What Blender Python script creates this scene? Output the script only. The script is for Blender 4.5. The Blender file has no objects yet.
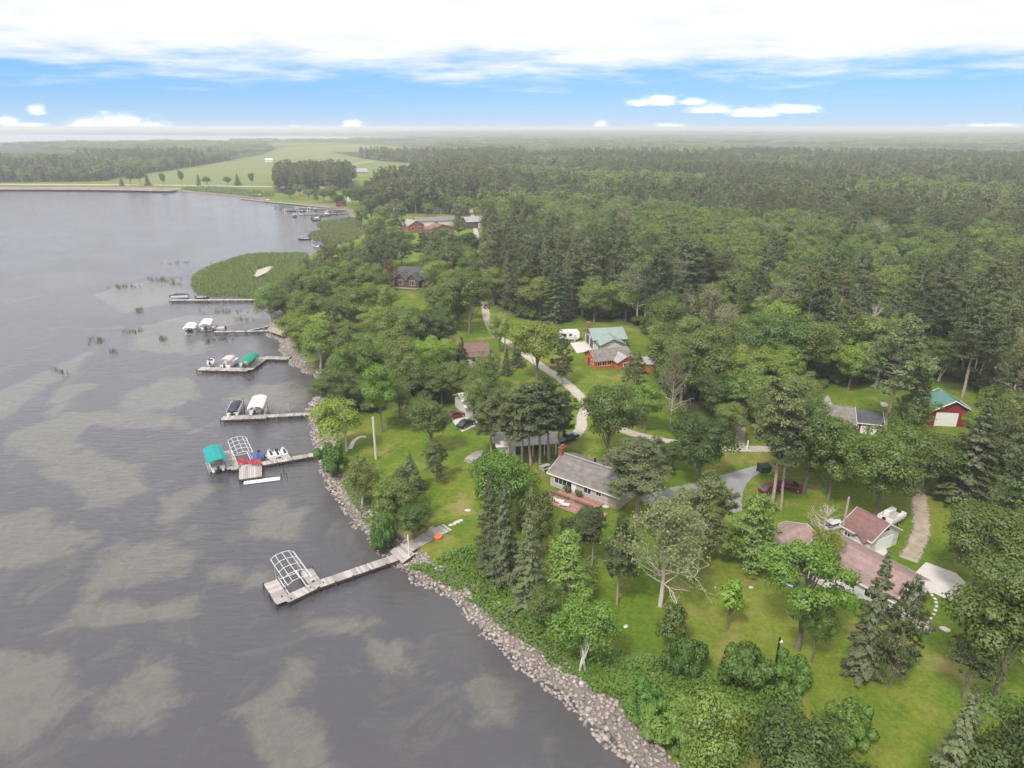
import bpy, math, random
import numpy as np
from mathutils import Vector, Matrix
random.seed(7)
PI = math.pi
SC = bpy.context.scene
COL = SC.collection

# ------------------------------------------------------------------ camera geometry
H = 60.0                      # flying height of the camera above the lake, metres
FPX = 683.0
PITCH = math.atan(257.0 / FPX)
SP, CP = math.sin(PITCH), math.cos(PITCH)
LAND = 1.5                    # height of the lawns above the water


def at(px, py, z=LAND):
    """World point at height z seen along a line of sight."""
    a, b = (px - 512) / FPX, (384 - py) / FPX
    d = (a, CP + b * SP, -SP + b * CP)
    t = (z - H) / d[2]
    return Vector((d[0] * t, d[1] * t, z))


def scale_at(p):
    """pixels per metre at a point"""
    return FPX / (p.y * CP - (p.z - H) * SP)


def top_height(p, ty):
    k = (384 - ty) / FPX
    return H + p.y * (k * CP - SP) / (CP + k * SP) - p.z


# ------------------------------------------------------------------ object helpers
def tag(o, label=None, cat=None, group=None, kind=None):
    for k, v in (('label', label), ('category', cat), ('group', group), ('kind', kind)):
        if v:
            o[k] = v
    return o


def thing(name, label, cat, loc=(0, 0, 0), rz=0.0, group=None):
    o = bpy.data.objects.new(name, None)
    o.empty_display_size = 0.3
    COL.objects.link(o)
    o.location = loc
    o.rotation_euler = (0, 0, rz)
    return tag(o, label, cat, group)


def copy_tree(o, parent=None):
    c = o.copy()
    COL.objects.link(c)
    c.parent = parent
    for ch in o.children:
        copy_tree(ch, c)
    return c


def npmesh(name, verts, faces, mats, midx=None, smooth=False, nrm=None):
    """Mesh from numpy: faces is a list of (n,k) index arrays."""
    me = bpy.data.meshes.new(name)
    verts = np.asarray(verts, np.float32)
    fl = [np.asarray(f, np.int32) for f in faces if len(f)]
    loops = np.concatenate([f.ravel() for f in fl])
    tot = np.concatenate([np.full(len(f), f.shape[1], np.int32) for f in fl])
    start = np.concatenate([[0], np.cumsum(tot)[:-1]]).astype(np.int32)
    me.vertices.add(len(verts)); me.vertices.foreach_set('co', verts.ravel())
    me.loops.add(len(loops)); me.loops.foreach_set('vertex_index', loops)
    me.polygons.add(len(tot)); me.polygons.foreach_set('loop_start', start); me.polygons.foreach_set('loop_total', tot)
    for m in (mats if isinstance(mats, (list, tuple)) else [mats]):
        me.materials.append(m)
    if midx is not None:
        me.polygons.foreach_set('material_index', np.asarray(midx, np.int32))
    if smooth:
        me.polygons.foreach_set('use_smooth', np.ones(len(tot), bool))
    me.update(calc_edges=True)
    if nrm is not None:
        at_ = me.attributes.new('custom_normal', 'FLOAT_VECTOR', 'POINT')
        at_.data.foreach_set('vector', np.asarray(nrm, np.float32).ravel())
    return me


class MB:
    """Collects boxes, bars, prisms and tubes, then links them as ONE mesh object."""
    def __init__(self):
        self.v, self.f = [], []

    def add(self, vs, fs):
        n = len(self.v)
        self.v += [tuple(p) for p in vs]
        self.f += [tuple(i + n for i in f) for f in fs]
        return self

    def box(self, x0, x1, y0, y1, z0, z1):
        return self.add([(x0, y0, z0), (x1, y0, z0), (x1, y1, z0), (x0, y1, z0), (x0, y0, z1), (x1, y0, z1), (x1, y1, z1), (x0, y1, z1)],
                        [(3, 2, 1, 0), (4, 5, 6, 7), (0, 1, 5, 4), (1, 2, 6, 5), (2, 3, 7, 6), (3, 0, 4, 7)])

    def hexa(self, b, t):
        """hexahedron from 4 bottom and 4 top points"""
        return self.add(list(b) + list(t), [(3, 2, 1, 0), (4, 5, 6, 7), (0, 1, 5, 4), (1, 2, 6, 5), (2, 3, 7, 6), (3, 0, 4, 7)])

    def prism(self, poly, z0, z1):
        n = len(poly)
        return self.add([(x, y, z0) for x, y in poly] + [(x, y, z1) for x, y in poly],
                        [tuple(range(n - 1, -1, -1)), tuple(range(n, 2 * n))] + [(i, (i + 1) % n, n + (i + 1) % n, n + i) for i in range(n)])

    def tube(self, pts, rs, n=6, cap=True):
        pts = [Vector(p) for p in pts]
        if not isinstance(rs, (list, tuple)):
            rs = [rs] * len(pts)
        vs, fs = [], []
        for i, p in enumerate(pts):
            d = (pts[min(i + 1, len(pts) - 1)] - pts[max(i - 1, 0)]).normalized()
            a = d.cross(Vector((0, 0, 1)) if abs(d.z) < 0.9 else Vector((1, 0, 0))).normalized()
            b = d.cross(a)
            for k in range(n):
                t = 2 * PI * k / n
                vs.append(p + (a * math.cos(t) + b * math.sin(t)) * rs[i])
        for i in range(len(pts) - 1):
            for k in range(n):
                fs.append((i * n + k, i * n + (k + 1) % n, (i + 1) * n + (k + 1) % n, (i + 1) * n + k))
        if cap:
            fs += [tuple(range(n - 1, -1, -1)), tuple((len(pts) - 1) * n + k for k in range(n))]
        return self.add(vs, fs)

    def loft(self, rings, cap=True):
        n = len(rings[0])
        vs = [p for r in rings for p in r]
        fs = [(i * n + k, i * n + (k + 1) % n, (i + 1) * n + (k + 1) % n, (i + 1) * n + k) for i in range(len(rings) - 1) for k in range(n)]
        if cap:
            fs += [tuple(range(n - 1, -1, -1)), tuple((len(rings) - 1) * n + k for k in range(n))]
        return self.add(vs, fs)

    def mesh(self, name, m, smooth=False):
        me = bpy.data.meshes.new(name)
        me.from_pydata(self.v, [], self.f)
        me.materials.append(m)
        if smooth:
            me.polygons.foreach_set('use_smooth', np.ones(len(me.polygons), bool))
        me.update()
        return me

    def build(self, name, m, parent=None, smooth=False, bevel=0.0):
        o = bpy.data.objects.new(name, self.mesh(name, m, smooth))
        COL.objects.link(o)
        if parent:
            o.parent = parent
        if bevel:
            b = o.modifiers.new('edge', 'BEVEL'); b.width = bevel; b.segments = 2; b.limit_method = 'ANGLE'
        return o


def inst(name, me, parent=None, loc=(0, 0, 0), rz=0, sc=1.0):
    o = bpy.data.objects.new(name, me)
    COL.objects.link(o)
    if parent:
        o.parent = parent
    o.location = loc
    o.rotation_euler = (0, 0, rz)
    o.scale = (sc, sc, sc) if not isinstance(sc, (tuple, list)) else sc
    return o


# ------------------------------------------------------------------ materials
def nodes(m):
    m.use_nodes = True
    nt = m.node_tree
    nt.nodes.clear()
    def N(t, **kw):
        n = nt.nodes.new(t)
        for k, v in kw.items():
            if k in n.inputs.keys() if isinstance(k, str) else False:
                n.inputs[k].default_value = v
            else:
                setattr(n, k, v)
        return n
    return nt, N, nt.links.new


def ramp(n, stops):
    e = n.color_ramp.elements
    while len(e) > 1:
        e.remove(e[-1])
    e[0].position, e[0].color = stops[0][0], (*stops[0][1], 1)
    for p, c in stops[1:]:
        x = e.new(p); x.color = (*c, 1)
    return n


def mat(name, col, rough=0.7, vary=0.25, scale=3.0, metal=0.0, bump=0.0, rows=0.0, spec=0.4, col2=None, detail=6, coat=0.0, island=0.0):
    """Painted or natural surface: base colour broken up by noise, optional courses (boards, shingles) along z."""
    m = bpy.data.materials.new(name)
    nt, N, L = nodes(m)
    out = N('ShaderNodeOutputMaterial'); b = N('ShaderNodeBsdfPrincipled')
    L(b.outputs[0], out.inputs[0])
    b.inputs['Roughness'].default_value = rough; b.inputs['Metallic'].default_value = metal
    b.inputs['Specular IOR Level'].default_value = spec; b.inputs['Coat Weight'].default_value = coat
    tc = N('ShaderNodeTexCoord')
    nz = N('ShaderNodeTexNoise'); nz.inputs['Scale'].default_value = scale; nz.inputs['Detail'].default_value = detail
    nz.inputs['Roughness'].default_value = 0.65
    L(tc.outputs['Object'], nz.inputs['Vector'])
    lo = tuple(c * (1 - vary) for c in col)
    hi = col2 if col2 else tuple(min(c * (1 + vary), 0.95) for c in col)
    r = ramp(N('ShaderNodeValToRGB'), [(0.3, lo), (0.7, hi)])
    L(nz.outputs['Fac'], r.inputs[0])
    c = r.outputs[0]
    h = nz.outputs['Fac']
    if rows:
        sx = N('ShaderNodeSeparateXYZ'); L(tc.outputs['Object'], sx.inputs[0])
        f = N('ShaderNodeMath', operation='MULTIPLY'); f.inputs[1].default_value = rows; L(sx.outputs['Z'], f.inputs[0])
        fr = N('ShaderNodeMath', operation='FRACT'); L(f.outputs[0], fr.inputs[0])
        wn = N('ShaderNodeTexWhiteNoise', noise_dimensions='1D')
        fl = N('ShaderNodeMath', operation='FLOOR'); L(f.outputs[0], fl.inputs[0]); L(fl.outputs[0], wn.inputs['W'])
        mx = N('ShaderNodeMix', data_type='RGBA', blend_type='MULTIPLY'); mx.inputs[0].default_value = 0.18
        L(c, mx.inputs[6]); L(wn.outputs['Value'], mx.inputs[7]); c = mx.outputs[2]
        h = fr.outputs[0]
        bump = bump or 0.4
    if island:
        ge = N('ShaderNodeNewGeometry'); ma = N('ShaderNodeMapRange'); ma.inputs[3].default_value = 1 - island; ma.inputs[4].default_value = 1.0
        L(ge.outputs['Random Per Island'], ma.inputs[0])
        mi = N('ShaderNodeMix', data_type='RGBA', blend_type='MULTIPLY'); mi.inputs[0].default_value = 1
        L(c, mi.inputs[6]); L(ma.outputs[0], mi.inputs[7]); c = mi.outputs[2]
    L(c, b.inputs['Base Color'])
    if bump:
        bp = N('ShaderNodeBump'); bp.inputs['Strength'].default_value = bump; bp.inputs['Distance'].default_value = 0.05
        L(h, bp.inputs['Height']); L(bp.outputs[0], b.inputs['Normal'])
    return m


MT = {}
def defmats():
    D = MT
    D['wood'] = mat('weathered_wood', (0.46, 0.42, 0.385), 0.85, 0.22, 5, island=0.45)
    D['woodpink'] = mat('cedar_deck', (0.36, 0.20, 0.16), 0.8, 0.25, 4, island=0.4)
    D['post'] = mat('wet_post', (0.07, 0.06, 0.05), 0.8, 0.3, 6)
    D['alu'] = mat('aluminium', (0.62, 0.63, 0.64), 0.35, 0.1, 4, metal=0.6)
    D['white'] = mat('white_paint', (0.78, 0.77, 0.75), 0.5, 0.06, 2)
    D['whitegel'] = mat('white_gelcoat', (0.8, 0.8, 0.79), 0.25, 0.05, 3, coat=0.3)
    D['teal'] = mat('teal_canvas', (0.005, 0.25, 0.24), 0.8, 0.2, 2)
    D['green_canvas'] = mat('green_canvas', (0.008, 0.22, 0.14), 0.8, 0.2, 2)
    D['cream'] = mat('cream_canvas', (0.66, 0.61, 0.55), 0.8, 0.1, 2)
    D['pinkcanvas'] = mat('faded_canvas', (0.55, 0.44, 0.40), 0.8, 0.12, 2)
    D['navy'] = mat('navy_canvas', (0.035, 0.038, 0.06), 0.75, 0.3, 2)
    D['bluecover'] = mat('blue_cover', (0.04, 0.10, 0.26), 0.6, 0.2, 2)
    D['redplastic'] = mat('red_plastic', (0.50, 0.025, 0.03), 0.45, 0.15, 3)
    D['orange_plastic'] = mat('orange_plastic', (0.72, 0.15, 0.03), 0.4, 0.12, 3)
    D['bluekayak'] = mat('pale_blue_plastic', (0.33, 0.55, 0.62), 0.45, 0.12, 3)
    D['vinyl'] = mat('grey_vinyl', (0.40, 0.38, 0.36), 0.6, 0.15, 4)
    D['black'] = mat('black_plastic', (0.02, 0.02, 0.022), 0.5, 0.2, 4)
    D['rubber'] = mat('tyre_rubber', (0.022, 0.022, 0.022), 0.85, 0.2, 4)
    D['glass'] = mat('dark_glass', (0.025, 0.03, 0.035), 0.08, 0.1, 2, spec=0.7)
    D['shingle_grey'] = mat('grey_brown_shingles', (0.195, 0.175, 0.16), 0.9, 0.3, 0.9, rows=4)
    D['shingle_red'] = mat('red_brown_shingles', (0.205, 0.115, 0.10), 0.9, 0.2, 1.6, rows=4)
    D['shingle_pink'] = mat('faded_rose_shingles', (0.285, 0.195, 0.175), 0.9, 0.2, 1.2, rows=4)
    D['shingle_brown'] = mat('brown_shingles', (0.17, 0.105, 0.085), 0.9, 0.22, 1.2, rows=4)
    D['shingle_dark'] = mat('charcoal_shingles', (0.085, 0.08, 0.085), 0.9, 0.25, 1.2, rows=4)
    D['shingle_light'] = mat('light_grey_shingles', (0.34, 0.32, 0.31), 0.9, 0.18, 1.2, rows=4)
    D['metal_green'] = mat('green_metal_roof', (0.21, 0.275, 0.24), 0.45, 0.12, 0.8, rows=0)
    D['metal_teal'] = mat('dark_green_metal_roof', (0.07, 0.17, 0.135), 0.45, 0.14, 0.8)
    D['metal_white'] = mat('white_metal_roof', (0.62, 0.60, 0.57), 0.5, 0.1, 0.8)
    D['siding_beige'] = mat('beige_siding', (0.50, 0.46, 0.41), 0.75, 0.06, 1, rows=5)
    D['siding_white'] = mat('white_siding', (0.68, 0.67, 0.64), 0.7, 0.06, 1, rows=5)
    D['siding_red'] = mat('barn_red_siding', (0.28, 0.03, 0.03), 0.75, 0.15, 1, rows=4)
    D['log_orange'] = mat('orange_log_siding', (0.56, 0.17, 0.05), 0.6, 0.2, 1.5, rows=3.5)
    D['siding_dark'] = mat('dark_brown_siding', (0.10, 0.075, 0.07), 0.8, 0.2, 1.5, rows=4)
    D['siding_tan'] = mat('tan_siding', (0.40, 0.33, 0.26), 0.8, 0.12, 1.5, rows=5)
    D['brick'] = mat('red_brick', (0.30, 0.11, 0.08), 0.9, 0.35, 9, rows=12)
    D['concrete'] = mat('pale_concrete', (0.52, 0.48, 0.44), 0.9, 0.1, 0.6)
    D['gravel'] = mat('sandy_gravel', (0.44, 0.36, 0.29), 0.95, 0.18, 0.9, bump=0.3)
    D['dirt'] = mat('dirt_track', (0.36, 0.27, 0.20), 0.95, 0.3, 0.5, bump=0.3)
    D['asphalt'] = mat('old_grey_asphalt', (0.24, 0.235, 0.235), 0.9, 0.12, 0.5)
    D['carblack'] = mat('black_car_paint', (0.012, 0.012, 0.014), 0.3, 0.1, 2, coat=0.8)
    D['carwhite'] = mat('white_car_paint', (0.76, 0.76, 0.76), 0.3, 0.04, 2, coat=0.6)
    D['carred'] = mat('dark_red_car_paint', (0.17, 0.02, 0.025), 0.3, 0.1, 2, coat=0.6)
    D['cargreen'] = mat('dark_green_steel', (0.02, 0.07, 0.055), 0.5, 0.2, 2)
    D['bark'] = mat('grey_brown_bark', (0.17, 0.145, 0.12), 0.95, 0.4, 4)
    D['bark_pine'] = mat('pine_bark', (0.36, 0.285, 0.245), 0.95, 0.35, 3)
    D['bark_white'] = mat('pale_birch_bark', (0.58, 0.55, 0.50), 0.9, 0.25, 4)
    D['bark_dead'] = mat('bleached_wood', (0.55, 0.48, 0.42), 0.95, 0.2, 4)
    D['leaf'] = leafmat('broad_leaves', (0.082, 0.142, 0.026), (0.215, 0.305, 0.055))
    D['needle'] = leafmat('pine_needles', (0.145, 0.200, 0.075), (0.265, 0.325, 0.115))
    D['leafdead'] = leafmat('sparse_yellowing_leaves', (0.18, 0.22, 0.085), (0.28, 0.32, 0.13))
    D['leafrust'] = leafmat('rusty_needles', (0.17, 0.09, 0.055), (0.24, 0.12, 0.08))
    D['brush'] = leafmat('bank_plants', (0.075, 0.175, 0.024), (0.20, 0.36, 0.048))
    D['reed'] = leafmat('reed_blades', (0.13, 0.21, 0.045), (0.25, 0.33, 0.085))
    D['reeddry'] = leafmat('dry_reed_blades', (0.09, 0.095, 0.045), (0.19, 0.18, 0.09))
    D['rock'] = rockmat()
    D['gravel'] = wornmat('sandy_gravel', (0.40, 0.355, 0.295), 0.18, 0.7)
    D['farred'] = mat('red_brown_boards', (0.36, 0.12, 0.09), 0.8, 0.2, 1, rows=3)
    D['sandbar'] = mat('damp_sand', (0.40, 0.35, 0.26), 0.95, 0.25, 0.4)
    D['dirt'] = wornmat('dirt_track', (0.32, 0.27, 0.205), 0.3, 1.4)
    D['bank'] = mat('causeway_stones', (0.22, 0.17, 0.15), 0.95, 0.55, 0.18)


def leafmat(name, dark, bright):
    m = bpy.data.materials.new(name)
    nt, N, L = nodes(m)
    out = N('ShaderNodeOutputMaterial')
    oi = N('ShaderNodeObjectInfo'); ge = N('ShaderNodeNewGeometry')
    a = N('ShaderNodeMath', operation='MULTIPLY_ADD'); a.inputs[1].default_value = 0.35; a.inputs[2].default_value = -0.175
    L(ge.outputs['Random Per Island'], a.inputs[0])
    s = N('ShaderNodeMath', operation='ADD'); L(oi.outputs['Random'], s.inputs[0]); L(a.outputs[0], s.inputs[1])
    mid = tuple((x * 0.55 + y * 0.45) for x, y in zip(dark, bright))
    olive = (bright[0] * 1.02, bright[1] * 0.86, bright[2] * 1.15)
    r = ramp(N('ShaderNodeValToRGB'), [(0.0, dark), (0.35, mid), (0.6, olive), (0.75, mid), (1.0, bright)])
    L(s.outputs[0], r.inputs[0])
    mx = N('ShaderNodeMix', data_type='RGBA', blend_type='MULTIPLY'); mx.inputs[0].default_value = 1
    L(r.outputs[0], mx.inputs[6]); L(oi.outputs['Color'], mx.inputs[7])
    d = N('ShaderNodeBsdfDiffuse'); t = N('ShaderNodeBsdfTranslucent'); g = N('ShaderNodeBsdfGlossy')
    g.inputs['Roughness'].default_value = 0.5
    for n in (d, t):
        L(mx.outputs[2], n.inputs['Color'])
    m1 = N('ShaderNodeMixShader'); m1.inputs[0].default_value = 0.42
    L(d.outputs[0], m1.inputs[1]); L(t.outputs[0], m1.inputs[2])
    m2 = N('ShaderNodeMixShader'); m2.inputs[0].default_value = 0.035
    L(m1.outputs[0], m2.inputs[1]); L(g.outputs[0], m2.inputs[2])
    L(m2.outputs[0], out.inputs[0])
    return m


def rockmat():
    m = bpy.data.materials.new('field_stones')
    nt, N, L = nodes(m)
    out = N('ShaderNodeOutputMaterial'); b = N('ShaderNodeBsdfPrincipled'); L(b.outputs[0], out.inputs[0])
    b.inputs['Roughness'].default_value = 0.9
    oi = N('ShaderNodeObjectInfo'); ge = N('ShaderNodeNewGeometry')
    s = N('ShaderNodeMath', operation='ADD'); L(oi.outputs['Random'], s.inputs[0]); L(ge.outputs['Random Per Island'], s.inputs[1])
    f = N('ShaderNodeMath', operation='FRACT'); L(s.outputs[0], f.inputs[0])
    r = ramp(N('ShaderNodeValToRGB'), [(0, (0.20, 0.175, 0.16)), (0.3, (0.36, 0.31, 0.28)), (0.6, (0.46, 0.40, 0.365)), (0.85, (0.30, 0.235, 0.21)), (1, (0.62, 0.58, 0.54))])
    L(f.outputs[0], r.inputs[0])
    tc = N('ShaderNodeTexCoord'); nz = N('ShaderNodeTexNoise'); nz.inputs['Scale'].default_value = 6
    L(tc.outputs['Object'], nz.inputs['Vector'])
    mx = N('ShaderNodeMix', data_type='RGBA', blend_type='MULTIPLY'); mx.inputs[0].default_value = 0.4
    L(r.outputs[0], mx.inputs[6]); L(nz.outputs['Fac'], mx.inputs[7]); L(mx.outputs[2], b.inputs['Base Color'])
    return m


def wornmat(name, col, vary, wear):
    """gravel or dirt whose grassy edge eats into it: the sheet stops where noise crosses its edge distance"""
    m = mat(name, col, 0.95, vary, 0.7, bump=0.3)
    nt = m.node_tree; N = nt.nodes.new; L = nt.links.new
    b = next(n for n in nt.nodes if n.type == 'BSDF_PRINCIPLED'); out = next(n for n in nt.nodes if n.type == 'OUTPUT_MATERIAL')
    at_ = N('ShaderNodeAttribute'); at_.attribute_name = 'edge'
    ge = N('ShaderNodeNewGeometry'); nz = N('ShaderNodeTexNoise'); nz.inputs['Scale'].default_value = 1.8; nz.inputs['Detail'].default_value = 7; nz.inputs['Roughness'].default_value = 0.7
    L(ge.outputs['Position'], nz.inputs['Vector'])
    s = N('ShaderNodeMath'); s.operation = 'MULTIPLY_ADD'; L(nz.outputs['Fac'], s.inputs[0]); s.inputs[1].default_value = wear; L(at_.outputs['Fac'], s.inputs[2])
    r = N('ShaderNodeMapRange'); L(s.outputs[0], r.inputs[0]); r.inputs[1].default_value = 0.72 + wear * 0.4; r.inputs[2].default_value = 0.90 + wear * 0.4
    t = N('ShaderNodeBsdfTransparent'); mx = N('ShaderNodeMixShader')
    L(r.outputs[0], mx.inputs[0]); L(b.outputs[0], mx.inputs[1]); L(t.outputs[0], mx.inputs[2]); L(mx.outputs[0], out.inputs[0])
    return m

# ------------------------------------------------------------------ places, drawn as outlines on the ground
def P2(pts, z=LAND):
    return np.array([[*at(x, y, z)][:2] for x, y in pts])


SHORE = P2([(536, 672), (497, 640), (482, 627), (460, 602), (432, 585), (415, 577), (402, 566), (393, 557), (384, 553), (375, 540), (360, 525), (345, 507),
            (335, 492), (327, 477), (324, 469), (322, 455), (319, 441), (314, 426), (311, 412), (316, 400), (325, 392), (327, 383), (310, 373), (298, 366),
            (287, 358), (283, 350), (284, 342), (272, 336), (267, 331), (269, 325), (277, 320), (272, 312), (266, 306), (262, 303), (258, 300), (280, 296), (296, 285),
            (300, 270), (304, 258), (312, 252), (327, 249), (345, 244), (354, 238), (360, 228), (356, 221), (349, 216), (349, 211.5), (334, 208.2),
            (321, 206.3), (293, 205), (271, 203), (256, 198.5), (240, 197), (215, 194.5), (183, 192), (95, 191), (0, 190.5)], 0)
SHORE = np.vstack([[[260, -300], [60, -120], [16, -8]], P2([(800, 1000), (660, 790), (590, 720)], 0), SHORE, [[-1500, SHORE[-1][1] + 4], [-4000, 900], [-4000, -300]]])
FARLAKE = P2([(-700, 134.3), (0, 134.6), (220, 135.2), (340, 135.8), (405, 136.8), (433, 138.2), (400, 139.6), (340, 141.2), (240, 142.0), (120, 143.0), (0, 143.8), (-700, 144.5)], 0)
REED1 = P2([(262, 303), (240, 297), (212, 296.5), (198, 294), (192, 287), (192.5, 277), (203, 270), (217, 264), (233, 259), (249, 255), (277, 254.3), (306, 254), (308, 262), (300, 285), (285, 297)], 0)
REED2 = P2([(349, 244), (330, 241.5), (316, 240), (309, 237), (310, 234), (318, 232.5), (325, 231), (318, 226), (320, 223), (334, 221.5), (350, 219), (360, 222), (364, 234), (358, 241)], 0)
REED3 = P2([(183, 191.3), (183, 189), (215, 188.5), (270, 194), (275, 199), (256, 198), (240, 196.3), (215, 193.8)], 0)
SANDPATCH = P2([(248, 280), (253, 271), (268, 266), (278, 267), (270, 276), (260, 283)], 0.3)
# sand bars seen through the shallows
SAND = [P2(q, -0.6) for q in (
    [(10, 425), (60, 405), (135, 402), (185, 412), (200, 425), (150, 425), (90, 420), (75, 440), (140, 455), (155, 480), (120, 500), (85, 505), (60, 480), (25, 455), (5, 445)],
    [(-90, 520), (0, 503), (45, 498), (70, 515), (95, 520), (98, 533), (60, 548), (0, 565), (-90, 590)],
    [(148, 512), (160, 490), (200, 470), (235, 475), (210, 490), (185, 500), (180, 515), (165, 522)],
    [(88, 575), (100, 545), (115, 530), (165, 533), (200, 548), (190, 562), (150, 575), (110, 585), (155, 590), (200, 585), (195, 605), (140, 612), (90, 622), (45, 622), (60, 600)],
    [(205, 562), (240, 558), (272, 560), (275, 580), (240, 585), (215, 580)],
    [(280, 605), (320, 600), (365, 615), (400, 640), (430, 668), (405, 672), (370, 650), (340, 632), (300, 622)],
    [(110, 665), (130, 640), (150, 634), (185, 660), (190, 690), (150, 720), (90, 720), (85, 690)],
    [(-90, 650), (10, 632), (60, 650), (70, 690), (20, 740), (-90, 760)],
    [(-40, 400), (20, 375), (75, 350), (100, 340), (85, 360), (40, 385), (10, 410), (-40, 430)],
    [(30, 432), (50, 385), (65, 378), (100, 378), (75, 392), (60, 412), (35, 432)],
    [(110, 405), (130, 385), (160, 372), (190, 372), (200, 392), (170, 402), (130, 408)],
    [(130, 325), (180, 312), (258, 308), (262, 318), (200, 325), (215, 345), (190, 352), (130, 345)],
    [(220, 395), (240, 380), (300, 378), (318, 395), (305, 408), (270, 410)],
    [(240, 500), (290, 490), (310, 510), (300, 535), (262, 540), (245, 520)],
    [(330, 520), (352, 522), (372, 548), (360, 560), (340, 545)],
    [(225, 700), (300, 640), (320, 650), (300, 690), (340, 760), (260, 780)],
    [(120, 310), (90, 290), (150, 275), (185, 275), (185, 290), (165, 300)],
    [(450, 700), (480, 660), (520, 690), (510, 720)],
)]
# woods: outlines of the ground the trees stand on
WOOD_NEAR = P2([(496, 306), (520, 318), (560, 326), (585, 322), (640, 330), (660, 345), (664, 390), (690, 412), (728, 418), (736, 400), (746, 400), (750, 424), (800, 428), (814, 400), (838, 386), (885, 392), (925, 384), (955, 392), (965, 440), (1030, 450), (1300, 460),
                (2400, 300), (2400, 158), (1024, 158), (640, 160), (540, 160), (490, 158), (450, 168), (420, 178), (388, 186), (365, 200), (368, 212), (400, 214), (440, 214), (470, 216), (496, 226), (488, 250), (488, 285)])
WOOD_SHORE = P2([(300, 330), (312, 352), (330, 366), (336, 398), (352, 420), (398, 402), (448, 408), (450, 372), (446, 338), (455, 320), (470, 300), (474, 260), (474, 262), (445, 256), (400, 262), (376, 236), (362, 256), (325, 262), (310, 278), (290, 300)])
WOOD_LEFT = P2([(-900, 187), (0, 182.5), (100, 181.5), (128, 176), (165, 171), (215, 163), (265, 154), (280, 148), (255, 146.5), (180, 146.5), (0, 147), (-900, 148)])
WOOD_PINE = P2([(275, 193), (320, 193), (356, 188), (350, 181), (280, 182)])
WOOD_SIDE = P2([(1062, 455), (1046, 540), (1046, 640), (1070, 800), (1500, 900), (1800, 460)])
WOOD_MID = P2([(378, 161), (440, 165), (520, 166), (520, 151), (430, 150), (330, 152), (360, 158)])
FIELD = P2([(128, 184), (270, 187), (290, 181), (420, 172), (480, 162), (440, 152), (360, 145), (290, 148), (240, 160), (150, 173)])
CLEAR = [P2(q) for q in (
    [(560, 345), (560, 322), (580, 318), (640, 325), (658, 345), (660, 388), (640, 396), (580, 395)],      # green roofed garage and cabin
    [(808, 440), (808, 392), (840, 384), (885, 388), (905, 405), (905, 440)],                                       # red cottage
    [(915, 440), (920, 384), (955, 380), (985, 395), (985, 440)],                                                   # red barn
    [(385, 338), (385, 256), (432, 256), (434, 338)],                                                               # slate house
    [(403, 240), (404, 217), (489, 216), (489, 240), (450, 248)],                                                               # red houses
    [(472, 240), (470, 200), (482, 200), (486, 250), (492, 300), (515, 345), (484, 350), (480, 290)],               # gravel road
    [(445, 372), (448, 335), (500, 335), (505, 372)],
)]


def seg_dist(p, poly):
    a = poly; b = np.roll(poly, -1, 0)
    out = np.full(len(p), 1e9)
    for i in range(len(a)):
        d = b[i] - a[i]
        t = np.clip(((p - a[i]) @ d) / max(d @ d, 1e-9), 0, 1)
        q = p - a[i] - t[:, None] * d
        out = np.minimum(out, np.einsum('ij,ij->i', q, q))
    return np.sqrt(out)


def inside(p, poly):
    a = poly; b = np.roll(poly, -1, 0)
    r = np.zeros(len(p), bool)
    for i in range(len(a)):
        c = (a[i, 1] > p[:, 1]) != (b[i, 1] > p[:, 1])
        if c.any():
            xs = a[i, 0] + (p[:, 1] - a[i, 1]) / (b[i, 1] - a[i, 1] + 1e-12) * (b[i, 0] - a[i, 0])
            r ^= c & (p[:, 0] < xs)
    return r


def sdist(p, poly):
    """positive inside"""
    d = seg_dist(p, poly)
    return np.where(inside(p, poly), d, -d)


def smooth(a, b, x):
    t = np.clip((x - a) / (b - a), 0, 1)
    return t * t * (3 - 2 * t)


def land_sd(p):
    """distance from the near lake's water line, positive on land (wobbled a little so the line is not straight)"""
    w = np.sin(p[:, 0] * 0.9 + 1.3 * np.sin(p[:, 1] * 0.5)) * 0.35 + np.sin(p[:, 1] * 1.7 + p[:, 0] * 0.6) * 0.25
    return -sdist(p, SHORE) + w


def ground_z(p):
    p = np.asarray(p, float).reshape(-1, 2)
    s = land_sd(p)
    z = np.where(s > 0, LAND * smooth(-1.5, 3.6, s) - LAND * smooth(-1.5, 3.6, np.zeros(1)), np.maximum(s * 0.16, -2.2))
    z = np.where(s > 3.6, LAND, z)
    for r in (REED1, REED2, REED3):
        k = smooth(-1, 3, sdist(p, r))
        z = z * (1 - k) + 0.12 * k
    f = sdist(p, FARLAKE)
    z = np.where(f > -60, np.where(f > 0, -3.0, LAND * smooth(0, -60, f)), z)
    d = np.hypot(p[:, 0], p[:, 1])
    hills = (np.sin(p[:, 0] / 900 + 1) * np.sin(p[:, 1] / 1300 + 2) + 0.5 * np.sin(p[:, 0] / 430) * np.sin(p[:, 1] / 610 + 1) + 0.7) * 7
    z = z + np.where(f > -300, 0, np.maximum(hills, 0) * smooth(1700, 5000, d) * smooth(300, 900, np.minimum(-f, 1e4)))
    return z


def gz(x, y):
    return float(ground_z([[x, y]])[0])


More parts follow.
